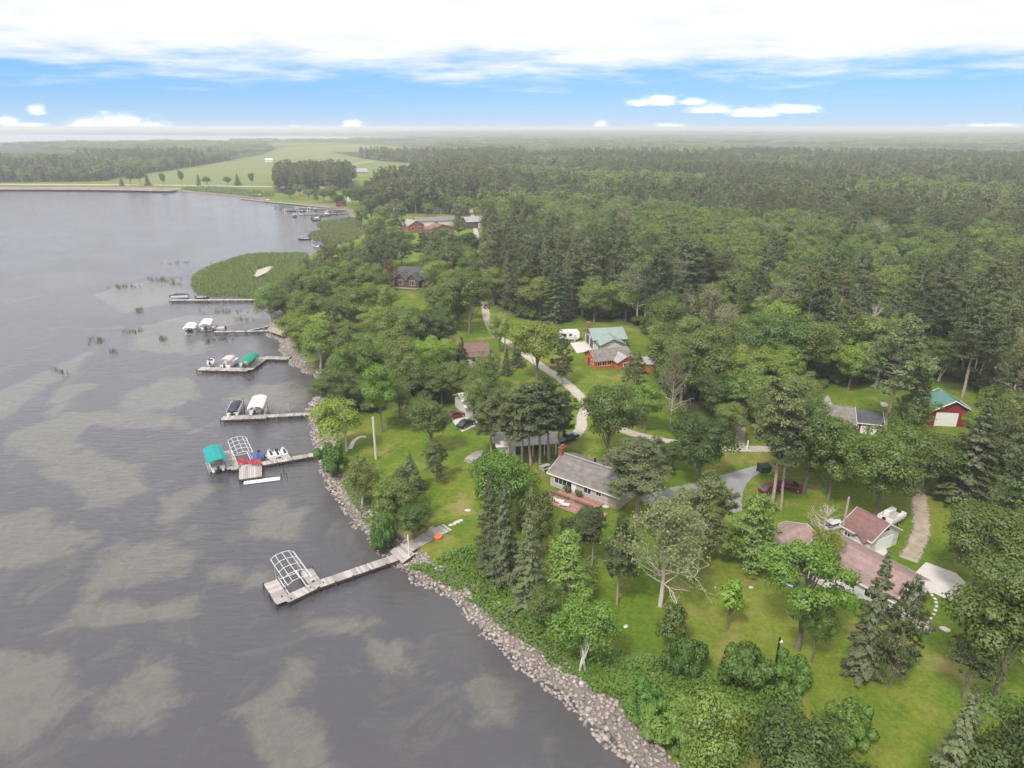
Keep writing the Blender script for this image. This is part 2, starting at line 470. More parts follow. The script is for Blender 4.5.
def build_ground():
    ang = np.concatenate([np.arange(-180, -52, 4.0), np.arange(-52, 52, 0.22), np.arange(52, 180, 4.0)]) * PI / 180
    r = np.concatenate([np.linspace(4, 28, 14), 30 * 1.0085 ** np.arange(0, 400), 30 * 1.0085 ** 400 * 1.03 ** np.arange(1, 160)])
    r = r[r < 60000]
    A, R = np.meshgrid(ang, r)
    p = np.stack([np.sin(A) * R, np.cos(A) * R], -1).reshape(-1, 2)
    z = ground_z(p)
    n, k = len(r), len(ang)
    idx = np.arange(n * k).reshape(n, k)
    nx = np.roll(idx, -1, 1)
    q = np.stack([idx[:-1], nx[:-1], nx[1:], idx[1:]], -1).reshape(-1, 4)[:, ::-1]
    v = np.column_stack([p, z])
    v = np.vstack([v, [[0, 0, gz(0, 0)]]])
    tri = np.stack([np.full(k, n * k), np.roll(idx[0], -1), idx[0]], -1)[:, ::-1]
    me = npmesh('ground', v, [q, tri], groundmat(), smooth=True)
    p = np.vstack([p, [[0, 0]]])
    sand = np.full(len(p), -30.0)
    near = np.hypot(p[:, 0], p[:, 1]) < 700
    for s in SAND:
        sand[near] = np.maximum(sand[near], np.clip(sdist(p[near], s), -30, 30))
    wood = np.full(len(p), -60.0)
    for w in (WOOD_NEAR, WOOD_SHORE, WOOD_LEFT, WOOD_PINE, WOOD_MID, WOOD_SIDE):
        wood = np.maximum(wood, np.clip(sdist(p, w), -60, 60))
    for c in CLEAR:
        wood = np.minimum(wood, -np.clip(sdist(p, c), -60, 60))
    dd = np.hypot(p[:, 0], p[:, 1])
    far = (dd > 1450) & (sdist(p, FIELD) < -60)
    wood = np.where(far, np.maximum(wood, 6 * np.sin(p[:, 0] / 170) * np.sin(p[:, 1] / 260 + 1) + 3), wood)
    reed = np.full(len(p), -30.0)
    for w in (REED1, REED2, REED3):
        reed = np.maximum(reed, np.clip(sdist(p, w), -30, 30))
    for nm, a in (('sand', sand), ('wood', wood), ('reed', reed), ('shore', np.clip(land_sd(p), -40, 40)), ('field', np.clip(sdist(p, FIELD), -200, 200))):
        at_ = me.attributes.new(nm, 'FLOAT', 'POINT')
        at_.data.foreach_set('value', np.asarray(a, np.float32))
    o = bpy.data.objects.new('ground', me)
    COL.objects.link(o)
    tag(o, kind='structure')


def groundmat():
    m = bpy.data.materials.new('lawn_woodland_floor_and_lake_bed')
    nt, N, L = nodes(m)
    out = N('ShaderNodeOutputMaterial'); b = N('ShaderNodeBsdfPrincipled'); L(b.outputs[0], out.inputs[0])
    b.inputs['Roughness'].default_value = 0.95; b.inputs['Specular IOR Level'].default_value = 0.1
    geo = N('ShaderNodeNewGeometry')
    pos = geo.outputs['Position']

    def noise(scale, detail=5, rough=0.6, dist=0.0, vec=None):
        n = N('ShaderNodeTexNoise'); n.inputs['Scale'].default_value = scale; n.inputs['Detail'].default_value = detail
        n.inputs['Roughness'].default_value = rough; n.inputs['Distortion'].default_value = dist
        L(vec or pos, n.inputs['Vector']); return n.outputs['Fac']

    def attr(n):
        a = N('ShaderNodeAttribute'); a.attribute_name = n; return a.outputs['Fac']

    def mth(op, a, b_=None, c=None):
        n = N('ShaderNodeMath', operation=op)
        for i, x in enumerate((a, b_, c)):
            if x is None: continue
            if isinstance(x, (int, float)): n.inputs[i].default_value = x
            else: L(x, n.inputs[i])
        return n.outputs[0]

    def sstep(x, lo, hi):
        n = N('ShaderNodeMapRange', interpolation_type='SMOOTHSTEP'); L(x, n.inputs[0])
        n.inputs[1].default_value = lo; n.inputs[2].default_value = hi; return n.outputs[0]

    def mix(f, a, b_, bt='MIX'):
        n = N('ShaderNodeMix', data_type='RGBA', blend_type=bt)
        for i, x in ((0, f), (6, a), (7, b_)):
            if isinstance(x, tuple): n.inputs[i].default_value = (*x, 1)
            elif isinstance(x, (int, float)): n.inputs[i].default_value = x
            else: L(x, n.inputs[i])
        return n.outputs[2]

    n1 = noise(0.045, 4); n2 = noise(0.22, 5, 0.65); n3 = noise(1.6, 8, 0.8); n4 = noise(0.011, 3)
    # lawn: lush, yellow-green and dry patches
    lush = mix(sstep(n3, .3, .7), (0.055, 0.105, 0.010), (0.125, 0.190, 0.020))
    yel = mix(sstep(n3, .3, .7), (0.098, 0.140, 0.017), (0.195, 0.212, 0.033))
    lawn = mix(sstep(mth('ADD', mth('MULTIPLY', n1, 0.6), mth('MULTIPLY', n2, 0.4)), 0.43, 0.58), lush, yel)
    dry = mix(n3, (0.21, 0.165, 0.065), (0.30, 0.235, 0.11))
    lawn = mix(mth('MULTIPLY', sstep(mth('ADD', mth('MULTIPLY', noise(0.07, 4, 0.6, 0.5), 0.55), mth('MULTIPLY', n2, 0.45)), 0.52, 0.64), 0.7), lawn, dry)
    # open fields far off
    fld = mix(noise(0.006, 4), (0.095, 0.135, 0.035), (0.21, 0.22, 0.08))
    c = mix(sstep(attr('field'), -25, 25), lawn, fld)
    # woodland floor
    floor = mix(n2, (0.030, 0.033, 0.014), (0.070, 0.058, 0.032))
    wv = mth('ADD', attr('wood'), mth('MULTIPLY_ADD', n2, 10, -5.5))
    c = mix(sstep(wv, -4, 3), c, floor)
    # marsh
    c = mix(sstep(attr('reed'), -1, 2), c, mix(n2, (0.045, 0.060, 0.02), (0.09, 0.10, 0.035)))
    # stony bank and lake bed
    sh = attr('shore')
    bank = mix(n3, (0.13, 0.11, 0.095), (0.25, 0.21, 0.18))
    c = mix(sstep(mth('ADD', sh, mth('MULTIPLY_ADD', n2, 1.6, -0.8)), 3.6, 2.4), c, bank)
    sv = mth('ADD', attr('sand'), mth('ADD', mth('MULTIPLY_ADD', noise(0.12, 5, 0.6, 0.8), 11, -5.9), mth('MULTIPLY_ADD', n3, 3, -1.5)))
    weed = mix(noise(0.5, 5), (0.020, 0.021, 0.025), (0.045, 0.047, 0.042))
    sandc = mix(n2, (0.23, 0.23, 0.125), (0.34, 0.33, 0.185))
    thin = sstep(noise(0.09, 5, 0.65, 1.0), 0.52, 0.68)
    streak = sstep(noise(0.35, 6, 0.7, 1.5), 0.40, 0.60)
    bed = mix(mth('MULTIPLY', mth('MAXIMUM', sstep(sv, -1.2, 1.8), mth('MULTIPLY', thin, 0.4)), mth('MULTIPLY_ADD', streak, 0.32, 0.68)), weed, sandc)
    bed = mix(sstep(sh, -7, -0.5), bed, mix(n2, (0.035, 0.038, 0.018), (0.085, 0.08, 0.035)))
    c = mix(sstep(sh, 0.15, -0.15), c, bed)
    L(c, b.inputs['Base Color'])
    bp = N('ShaderNodeBump'); bp.inputs['Strength'].default_value = 0.5; bp.inputs['Distance'].default_value = 0.15
    L(n3, bp.inputs['Height']); L(bp.outputs[0], b.inputs['Normal'])
    return m


def watermat(calm=1.0):
    m = bpy.data.materials.new('rippled_lake_water')
    nt, N, L = nodes(m)
    out = N('ShaderNodeOutputMaterial')
    geo = N('ShaderNodeNewGeometry')
    mp = N('ShaderNodeMapping'); mp.inputs['Rotation'].default_value = (0, 0, math.radians(38)); mp.inputs['Scale'].default_value = (0.32, 1.0, 1)
    L(geo.outputs['Position'], mp.inputs['Vector'])
    n1 = N('ShaderNodeTexNoise'); n1.inputs['Scale'].default_value = 1.0; n1.inputs['Detail'].default_value = 4; n1.inputs['Roughness'].default_value = 0.55; n1.inputs['Distortion'].default_value = 0.4
    n2 = N('ShaderNodeTexNoise'); n2.inputs['Scale'].default_value = 0.03; n2.inputs['Detail'].default_value = 3
    L(mp.outputs[0], n1.inputs['Vector']); L(geo.outputs['Position'], n2.inputs['Vector'])
    st = N('ShaderNodeMapRange'); st.inputs[1].default_value = 0.3; st.inputs[2].default_value = 0.7; st.inputs[3].default_value = 0.26 * calm; st.inputs[4].default_value = 0.52 * calm
    L(n2.outputs['Fac'], st.inputs[0])
    bp = N('ShaderNodeBump'); bp.inputs['Distance'].default_value = 0.5
    L(st.outputs[0], bp.inputs['Strength']); L(n1.outputs['Fac'], bp.inputs['Height'])
    fr = N('ShaderNodeFresnel'); fr.inputs['IOR'].default_value = 1.333; L(bp.outputs[0], fr.inputs['Normal'])
    g = N('ShaderNodeBsdfGlossy'); g.inputs['Roughness'].default_value = 0.11; g.inputs['Color'].default_value = (1, 1, 1, 1); L(bp.outputs[0], g.inputs['Normal'])
    t = N('ShaderNodeBsdfTransparent'); t.inputs['Color'].default_value = (0.80, 0.80, 0.80, 1)
    d = N('ShaderNodeBsdfDiffuse'); d.inputs['Color'].default_value = (0.215, 0.200, 0.228, 1)
    md = N('ShaderNodeMixShader'); md.inputs[0].default_value = 0.30
    L(t.outputs[0], md.inputs[1]); L(d.outputs[0], md.inputs[2])
    mx = N('ShaderNodeMixShader'); L(fr.outputs[0], mx.inputs[0]); L(md.outputs[0], mx.inputs[1]); L(g.outputs[0], mx.inputs[2])
    L(mx.outputs[0], out.inputs[0])
    return m


def build_water():
    w = watermat()
    b = MB(); b.add([(x, y, 0.0) for x, y in SHORE + 0], [tuple(range(len(SHORE)))])
    # a plain sheet a little larger than the lake; the ground rises through it at the water line
    b = MB(); b.add([(-4000, -300, 0), (240, -300, 0), (240, 1000, 0), (-4000, 1000, 0)], [(0, 1, 2, 3)])
    tag(b.build('lake_water', w), kind='structure')
    lo, hi = FARLAKE.min(0), FARLAKE.max(0)
    b = MB(); b.add([(lo[0] - 300, lo[1] - 200, 0), (hi[0] + 300, lo[1] - 200, 0), (hi[0] + 300, hi[1] + 400, 0), (lo[0] - 300, hi[1] + 400, 0)], [(0, 1, 2, 3)])
    tag(b.build('far_lake_water', watermat(0.06)), kind='structure')


def strip(name, pts, width, m, z=LAND + 0.02, kind='structure'):
    """road or path: a band along a line on the ground"""
    w = [at(x, y, LAND) for x, y in pts]
    # smooth with Catmull-Rom
    q = []
    for i in range(len(w) - 1):
        a, b_, c, d = w[max(i - 1, 0)], w[i], w[i + 1], w[min(i + 2, len(w) - 1)]
        for k in range(8):
            t = k / 8
            q.append(0.5 * ((2 * b_) + (c - a) * t + (2 * a - 5 * b_ + 4 * c - d) * t * t + (-a + 3 * b_ - 3 * c + d) * t ** 3))
    q.append(w[-1])
    vs, ed = [], []
    rr = random.Random(len(q))
    for i, p in enumerate(q):
        d = q[min(i + 1, len(q) - 1)] - q[max(i - 1, 0)]
        n = Vector((-d.y, d.x, 0)).normalized() * width * 0.5 * 1.25
        for u in (1, .55, 0, -.55, -1):
            j = rr.uniform(0.98, 1.02)
            vs.append((p.x + n.x * u * j, p.y + n.y * u * j, z)); ed.append(abs(u))
    b = MB(); b.add(vs, [(5 * i + k, 5 * i + k + 1, 5 * i + k + 6, 5 * i + k + 5) for i in range(len(q) - 1) for k in range(4)])
    o = b.build(name, m)
    a_ = o.data.attributes.new('edge', 'FLOAT', 'POINT'); a_.data.foreach_set('value', np.array(ed, np.float32))
    return tag(o, kind=kind)


def patch(name, pts, m, z=LAND + 0.024):
    b = MB(); b.add([tuple(at(x, y, z)) for x, y in pts], [tuple(range(len(pts)))])
    return tag(b.build(name, m), kind='structure')


def build_roads():
    strip('gravel_road', [(470, 206), (474, 222), (478, 245), (481, 268), (484, 295), (487, 318), (496, 335), (511, 344), (530, 358), (550, 372), (566, 383), (584, 400), (603, 420), (634, 434), (678, 443), (725, 448), (765, 449), (810, 449), (860, 452)], 2.9, MT['gravel'])
    strip('gravel_spur', [(588, 404), (582, 416), (581, 428), (572, 438)], 2.4, MT['gravel'], LAND + 0.012)
    patch('asphalt_driveway', [(757, 465.5), (761, 472), (753, 477), (747, 483), (743.5, 490), (742, 498), (742, 511), (731, 513), (728.5, 500), (727, 492), (722, 487.5), (700, 493), (672, 499), (645, 505), (640, 497), (668, 488), (700, 482), (722, 475), (740, 470)], MT['asphalt'])
    strip('dirt_track', [(924, 455), (922, 470), (919, 487), (920, 505), (921, 520), (921, 532), (914, 548), (908, 560)], 2.8, MT['dirt'])
    strip('dirt_track', [(739, 447), (741, 430), (739, 415), (742, 402)], 2.2, MT['dirt'], LAND + 0.012)
    patch('concrete_driveway', [(904, 584), (926, 562), (956, 573), (974, 590), (962, 604), (946, 599), (934, 593), (926, 594), (917, 600)], MT['concrete'])
    strip('driveway', [(1006, 574), (1018, 580), (1040, 592)], 2.6, MT['gravel'])
    patch('concrete_apron', [(570, 343), (587, 341), (596, 350), (577, 353)], MT['concrete'])
    patch('concrete_apron', [(876, 552), (884, 548), (890, 552), (881, 557)], MT['concrete'], LAND + 0.03)
    strip('causeway_bank', [(-500, 188), (-200, 188), (0, 188.2), (100, 188.6), (180, 189.8)], 26, MT['bank'], LAND + 0.02)
    strip('causeway_road', [(-500, 184.2), (-200, 184.2), (0, 184.3), (100, 184.7), (200, 185.6), (280, 187), (330, 189)], 12, MT['gravel'], LAND + 0.05)
    strip('field_track', [(290, 181), (330, 169), (380, 160), (430, 154)], 9, MT['dirt'], LAND + 0.05)
    patch('sand_patch', [(250, 274), (256, 270), (268, 266), (276, 267), (268, 272), (257, 277)], MT['sandbar'], 0.45)
    patch('sandy_landing', [(268, 331), (270, 326.5), (284, 324), (299, 326), (297, 333), (282, 336)], MT['dirt'], LAND + 0.02)
    strip('garden_path', [(350, 449), (354, 441), (360, 437), (366, 437)], 0.7, MT['concrete'])
    patch('mulch_bed', [(419, 541), (427, 529), (433, 525), (436, 529), (429, 536), (421, 543)], MT['dirt'], LAND + 0.03)

# ------------------------------------------------------------------ vegetation
def unit(a):
    return a / np.maximum(np.linalg.norm(a, axis=-1, keepdims=True), 1e-9)


def leaf_cards(c, nrm, size, asp, rng, along=None):
    """one kite-shaped leaf spray per centre, facing nrm"""
    n = len(c)
    if along is None:
        t = unit(np.cross(nrm, rng.normal(size=(n, 3))))
    else:
        t = unit(along)
        nrm = unit(np.cross(t, np.cross(nrm, t)))
    b = np.cross(nrm, t)
    s = size[:, None]
    v = np.stack([c - t * s * 0.5, c - b * s * asp * 0.5 - t * s * 0.05 + nrm * s * 0.06, c + t * s * 0.5, c + b * s * asp * 0.5 - t * s * 0.05 + nrm * s * 0.06], 1)
    f = np.arange(4 * n).reshape(n, 4)
    return v.reshape(-1, 3), f


class Tubes:
    def __init__(self):
        self.v, self.f, self.n = [], [], 0

    def add(self, pts, rs, k=5):
        pts = np.asarray(pts, float); rs = np.asarray(rs, float)
        d = unit(np.gradient(pts, axis=0))
        ref = np.where(np.abs(d[:, 2:3]) < 0.9, np.array([[0, 0, 1.0]]), np.array([[1.0, 0, 0]]))
        a = unit(np.cross(d, ref)); b = np.cross(d, a)
        th = np.arange(k) * 2 * PI / k
        ring = pts[:, None] + (a[:, None] * np.cos(th)[None, :, None] + b[:, None] * np.sin(th)[None, :, None]) * rs[:, None, None]
        m = len(pts)
        i = np.arange(m * k).reshape(m, k)
        j = np.roll(i, -1, 1)
        self.f.append(np.stack([i[:-1], j[:-1], j[1:], i[1:]], -1).reshape(-1, 4) + self.n)
        self.v.append(ring.reshape(-1, 3)); self.n += m * k

    def get(self):
        return np.vstack(self.v), np.vstack(self.f)


def wob(p0, p1, n, amp, rng):
    t = np.linspace(0, 1, n)[:, None]
    p = p0 + (p1 - p0) * t
    w = rng.normal(size=(n, 3)) * amp
    w[0] = 0
    return p + np.cumsum(w, 0) * 0.5


def broadleaf(seed, Ht=14, W=10, n=9000, base=0.22, nclump=60, leaf=0.42, stems=1, droop=0.0, flat=1.0, csz=0.135):
    rng = np.random.default_rng(seed)
    T = Tubes()
    zc, rz, rx = Ht * (base + 1) / 2, Ht * (1 - base) / 2, W / 2
    ph = rng.uniform(0, 6.28, 6)
    cl = []
    while len(cl) < nclump:
        d = unit(rng.normal(size=3)); d[2] = d[2] * 0.9 + 0.12
        az = math.atan2(d[1], d[0])
        m = 0.86 + 0.16 * math.sin(2 * az + ph[0] + 2 * d[2]) + 0.12 * math.sin(3 * az + ph[1] - 3 * d[2]) + 0.10 * math.sin(5 * az + ph[2])
        r = m * rng.uniform(0.30, 0.92) ** 0.55
        p = np.array([d[0] * rx * r, d[1] * rx * r, d[2] * rz * r])
        if d[2] < -0.55 and rng.random() < 0.75: continue
        if p[2] < 0: p[:2] *= 0.96
        cl.append(p + [0, 0, zc])
    cl = np.array(cl)
    cr = W * csz * rng.uniform(0.65, 1.35, nclump)
    # wood
    for s in range(stems):
        off = np.array([0, 0, 0.0]) if stems == 1 else np.append(rng.normal(size=2) * W * 0.06, 0)
        lean = np.append(rng.normal(size=2) * W * (0.03 if stems == 1 else 0.12), 0)
        top = np.array([0, 0, Ht * 0.86]) + lean + off
        r0 = Ht * 0.017 / math.sqrt(stems)
        tr = wob(off, top, 9, Ht * 0.008, rng)
        T.add(tr, np.linspace(r0 * 1.15, r0 * 0.2, 9) * np.array([1.35] + [1] * 8), 7)
        for i in rng.choice(nclump, min(nclump, 26 // stems), replace=False):
            h = np.clip(cl[i][2] / Ht - 0.28, 0.12, 0.75)
            k = h / 0.86 * 8
            a = tr[int(k)] + (tr[min(int(k) + 1, 8)] - tr[int(k)]) * (k % 1)
            mid = (a + cl[i]) / 2 + np.array([0, 0, 0.06 * Ht])
            T.add(wob(a, mid, 3, 0.05, rng).tolist() + [cl[i].tolist()], [r0 * 0.36, r0 * 0.27, r0 * 0.2, r0 * 0.06], 4)
    # leaves
    w = cr ** 2; pk = rng.choice(nclump, n, p=w / w.sum())
    d = unit(rng.normal(size=(n, 3)) + [0, 0, 0.25])
    rr = rng.uniform(0.25, 1, n) ** 0.45 * (1 + 0.25 * rng.normal(size=n).clip(-1, 1.6) * 0.6)
    c = cl[pk] + d * (cr[pk] * rr)[:, None] * np.array([1.12, 1.12, 0.72 * flat])
    if droop:
        out_ = np.hypot(c[:, 0], c[:, 1]) / rx
        c[:, 2] -= droop * out_ ** 2 * rng.uniform(0.3, 1, n)
    nr = unit(d + rng.normal(size=(n, 3)) * 0.48 + [0, 0, 0.35])
    v, f = leaf_cards(c, nr, leaf * rng.uniform(0.6, 1.35, n), 0.72, rng)
    sn = unit(d * 0.75 + nr * 0.45 + unit(c - [0, 0, zc * 0.8]) * 0.3 + [0, 0, 0.30])
    return T.get(), (v, f, np.repeat(sn, 4, 0)), Ht, W


def conifer(seed, Ht=18, W=6, n=8000, base=0.12, kind='spruce', leaf=0.38):
    rng = np.random.default_rng(seed)
    T = Tubes()
    tr = wob(np.zeros(3), np.array([rng.normal() * 0.15, rng.normal() * 0.15, Ht * 0.985]), 10, 0.04 if kind != 'pine' else 0.12, rng)
    r0 = Ht * 0.0095
    T.add(tr, np.linspace(r0 * 1.2, r0 * 0.12, 10), 7)
    C, Dv, S = [], [], []
    z = base * Ht
    prof = {'spruce': lambda t: (1 - t) ** 0.85 * (0.9 + 0.1), 'lpine': lambda t: (1 - t) ** 0.62 * min(1, 0.75 + 3 * t),
            'wpine': lambda t: min(1.0, (1 - t) ** 0.5 * 1.12) * (0.72 + 0.28 * min(1, t * 4)), 'pine': lambda t: math.sin(PI * min(1, 0.22 + 0.78 * t) ** 0.9) ** 0.6 if t < 1 else 0.05}[kind]
    step = {'spruce': 0.42, 'lpine': 0.6, 'wpine': 0.85, 'pine': 0.62}[kind] * Ht / 18
    br = []
    ph = rng.uniform(0, 6.28, 3)
    while z < Ht * 0.985:
        t = (z / Ht - base) / (1 - base)
        nb = rng.integers(4, 8) if kind == 'spruce' else rng.integers(3, 7)
        a0 = rng.uniform(0, 6.28)
        for k in range(nb):
            az = a0 + k * 2 * PI / nb + rng.normal() * 0.35
            ln = W / 2 * prof(t) * rng.uniform(0.62, 1.12) * (1 + 0.16 * math.sin(2 * az + ph[0] + t * 5) + (0.16 * math.sin(3 * az + ph[1] - 7 * t) if kind != 'spruce' else 0))
            if kind in ('pine', 'wpine') and rng.random() < 0.14: continue
            ln = max(ln, 0.25)
            rise = {'spruce': -0.28 + 0.55 * t, 'lpine': 0.12 + 0.5 * t, 'wpine': 0.05 + 0.45 * t, 'pine': 0.10 + 0.75 * t * t}[kind] + rng.normal() * 0.09
            u = np.array([math.cos(az), math.sin(az), 0])
            br.append((z, u, ln, rise))
        z += step * rng.uniform(0.75, 1.25)
    if kind == 'pine':      # dead stubs below the crown
        for k in range(rng.integers(5, 11)):
            h = rng.uniform(base * 0.45, base) * Ht; az = rng.uniform(0, 6.28)
            p0 = np.array([0, 0, h]); u = np.array([math.cos(az), math.sin(az), rng.uniform(-0.3, 0.1)])
            T.add([p0, p0 + u * rng.uniform(0.5, 1.4)], [0.05, 0.015], 3)
    tot = sum(b[2] for b in br)
    for z, u, ln, rise in br:
        i = int(z / (Ht * 0.985) * 9); p0 = tr[min(i, 9)] * [1, 1, 0] + [0, 0, z]
        tipz = rise * ln
        T.add([p0, p0 + u * ln * 0.5 + [0, 0, tipz * 0.42], p0 + u * ln * 0.96 + [0, 0, tipz]], [0.035 + 0.012 * ln, 0.03, 0.012], 3)
        m = max(3, int(n * ln / tot))
        sft = rng.uniform(0.22, 1.0, m) ** 0.75
        side = np.array([-u[1], u[0], 0])
        if kind == 'spruce':
            lat = rng.uniform(-1, 1, m) * (1.08 - sft) * ln * 0.42
            c = p0 + u * (sft * ln)[:, None] + side * lat[:, None]
            c[:, 2] += tipz * sft - np.abs(lat) * 0.25 + rng.normal(size=m) * 0.07
            al = u + side * (np.sign(lat) * rng.uniform(0.2, 1, m))[:, None] + np.array([0, 0, -0.25]) + rng.normal(size=(m, 3)) * 0.25
        else:
            # needle tufts clustered along the branch
            kt = max(2, int(ln * 2.2))
            ts = rng.uniform(0.35, 1.0, kt); tl = rng.uniform(-1, 1, kt) * ln * 0.30; tz = rng.normal(size=kt) * 0.14 + 0.1
            pk = rng.integers(0, kt, m)
            ctr = p0 + u * (ts[pk] * ln)[:, None] + side * tl[pk][:, None]; ctr[:, 2] += tipz * ts[pk] + tz[pk]
            dd = unit(rng.normal(size=(m, 3)) + [0, 0, 0.35] + u * 0.4)
            c = ctr + dd * (leaf * rng.uniform(0.15, 1.0, m) * (1.0 if kind == 'pine' else 1.15))[:, None] * [1.25, 1.25, 0.72]
            al = dd + rng.normal(size=(m, 3)) * 0.35
        C.append(c); Dv.append(al)
    c = np.vstack(C); al = np.vstack(Dv); m = len(c)
    nr = unit(rng.normal(size=(m, 3)) * 0.5 + [0, 0, 1.0])
    v, f = leaf_cards(c, nr, leaf * rng.uniform(0.65, 1.25, m), 0.36 if kind != 'spruce' else 0.5, rng, along=al)
    sn = unit(unit(c * [1, 1, 0] + [0, 0, 1e-3]) * 0.55 + unit(al) * 0.35 + [0, 0, 0.65])
    return T.get(), (v, f, np.repeat(sn, 4, 0)), Ht, W


def baretree(seed, Ht=15, W=12, leaves=1500, wide=True):
    """dying tree: a pale fan of branches with a thin scatter of leaves"""
    rng = np.random.default_rng(seed)
    T = Tubes(); ends = []
    tr = wob(np.zeros(3), np.array([0, 0, Ht * 0.93]), 10, 0.10, rng)
    r0 = Ht * 0.017
    T.add(tr, np.linspace(r0 * 1.2, r0 * 0.2, 10), 7)

    def grow(p, d, ln, r, lv):
        n = 5
        pts = [p]; dd = np.array(d)
        for i in range(n):
            dd = unit(dd + rng.normal(size=3) * 0.17 + np.array([0, 0, 0.07]))
            pts.append(pts[-1] + dd * ln / n)
        T.add(pts, np.linspace(r, r * 0.35, n + 1), 4 if lv < 2 else 3)
        if lv < 3:
            for k in range(rng.integers(3, 6) if lv < 2 else rng.integers(2, 4)):
                i = rng.integers(1, n + 1)
                s = unit(dd + rng.normal(size=3) * 0.75)
                grow(pts[i], s, ln * rng.uniform(0.38, 0.6), r * 0.5, lv + 1)
        ends.append(pts[-1]); ends.append(pts[-2])
    nl = 30
    for k in range(nl):
        t = 0.22 + 0.70 * (k / nl) + rng.normal() * 0.02
        az = k * 2.4 + rng.normal() * 0.3
        i = t / 0.93 * 9
        p = tr[int(min(i, 9))] * [1, 1, 0] + [0, 0, t * Ht]
        ln = W * 0.5 * (1.0 - 0.62 * ((t - 0.22) / 0.7) ** 1.2) * rng.uniform(0.75, 1.05)
        d = np.array([math.cos(az), math.sin(az), 0.15 + 0.75 * t])
        grow(p, d, ln * 0.95, r0 * 0.42 * (1.1 - t * 0.5), 1)
    e = np.array(ends)
    e2 = e[(e[:, 2] > Ht * 0.55) | (rng.random(len(e)) < 0.16)]
    e = e2
    n = leaves
    if n == 0:
        return T.get(), None, Ht, W
    c = e[rng.integers(0, len(e), n)] + rng.normal(size=(n, 3)) * 0.4 + [0, 0, 0.15]
    v, f = leaf_cards(c, unit(rng.normal(size=(n, 3)) + [0, 0, 0.8]), rng.uniform(0.22, 0.42, n), 0.7, rng)
    return T.get(), (v, f), Ht, W


def bush(seed, n=9000, Ht=2.6, W=3.6):
    rng = np.random.default_rng(seed)
    T = Tubes()
    cl = np.array([[np.clip(rng.normal(), -1.3, 1.3) * W * 0.24, np.clip(rng.normal(), -1.3, 1.3) * W * 0.24, Ht * rng.uniform(0.3, 0.72)] for _ in range(26)])
    for c in cl:
        T.add([[c[0] * 0.2, c[1] * 0.2, 0], [c[0] * 0.7, c[1] * 0.7, c[2] * 0.6], c], [0.05, 0.035, 0.01], 4)
    cr = W * rng.uniform(.10, .22, 26); pk = rng.integers(0, 26, n); d = unit(rng.normal(size=(n, 3)) + [0, 0, 0.3])
    c = cl[pk] + d * (rng.uniform(0.4, 1, n) ** 0.5 * cr[pk])[:, None] * [1, 1, 0.8]
    c[:, 2] = np.abs(c[:, 2])
    v, f = leaf_cards(c, unit(d + rng.normal(size=(n, 3)) * 0.5 + [0, 0, 0.3]), 0.19 * rng.uniform(0.6, 1.4, n), 0.7, rng)
    return T.get(), (v, f, np.repeat(unit(d * .7 + rng.normal(size=(n, 3)) * .2 + [0, 0, .5]), 4, 0)), Ht, W


PROTO = {}      # kind -> list of (trunk mesh, crown mesh, height, width)


def add_proto(kind, res, bark, leafm):
    (tv, tf), lf, Ht, W = res
    tm = npmesh('trunk', tv, [tf], MT[bark], smooth=True)
    cm = npmesh('crown', lf[0], [lf[1]], MT[leafm], smooth=True, nrm=lf[2] if len(lf) > 2 else None) if lf else None
    PROTO.setdefault(kind, []).append((tm, cm, Ht, W))


def make_protos():
    for s in range(5):
        add_proto('oak', broadleaf(10 + s, 14, 10, 19000, leaf=0.31, base=(0.2, 0.24, 0.14, 0.28, 0.18)[s], nclump=(64, 52, 74, 58, 46)[s]), 'bark', 'leaf')
    for s in range(2):
        add_proto('sparse', broadleaf(30 + s, 15, 10, 10000, base=0.22, nclump=46, leaf=0.29, csz=0.10), 'bark', 'leaf')
    for s in range(3):
        add_proto('birch', broadleaf(40 + s, 12, 7.5, 10000, base=0.26, nclump=38, leaf=0.29, stems=(1, 3, 2)[s], droop=1.6, csz=0.15), 'bark_white', 'leaf')
    for s in range(2):
        add_proto('young', broadleaf(50 + s, 8, 4.6, 2600, base=0.2, nclump=22, leaf=0.34, csz=0.16), 'bark', 'leaf')
    for s in range(4):
        add_proto('pine', conifer(60 + s, 22, 7.5, 13000, base=(0.42, 0.52, 0.36, 0.46)[s], kind='pine', leaf=0.5), 'bark_pine', 'needle')
    for s in range(3):
        add_proto('spruce', conifer(70 + s, 17, 7, 14000, base=(0.08, 0.12, 0.06)[s], kind='spruce', leaf=0.38), 'bark', 'needle')
    for s in range(2):
        add_proto('lpine', conifer(80 + s, 13, 7.5, 11000, base=0.14, kind='lpine', leaf=0.42), 'bark_pine', 'needle')
    for s in range(3):
        add_proto('wpine', conifer(90 + s, 18, 9, 13000, base=(0.22, 0.3, 0.2)[s], kind='wpine', leaf=0.48), 'bark', 'needle')
    for s in range(2):
        add_proto('dead', baretree(100 + s, 15, 14, 7800 - 4200 * s), 'bark_dead', 'leafdead')
    add_proto('barebranch', baretree(105, 13, 11, 0), 'bark_dead', 'leafdead')
    add_proto('rust', conifer(110, 15, 7, 4200, base=0.2, kind='wpine', leaf=0.55), 'bark_dead', 'leafrust')
    for s in range(3):
        add_proto('bush', bush(120 + s), 'bark', 'brush')


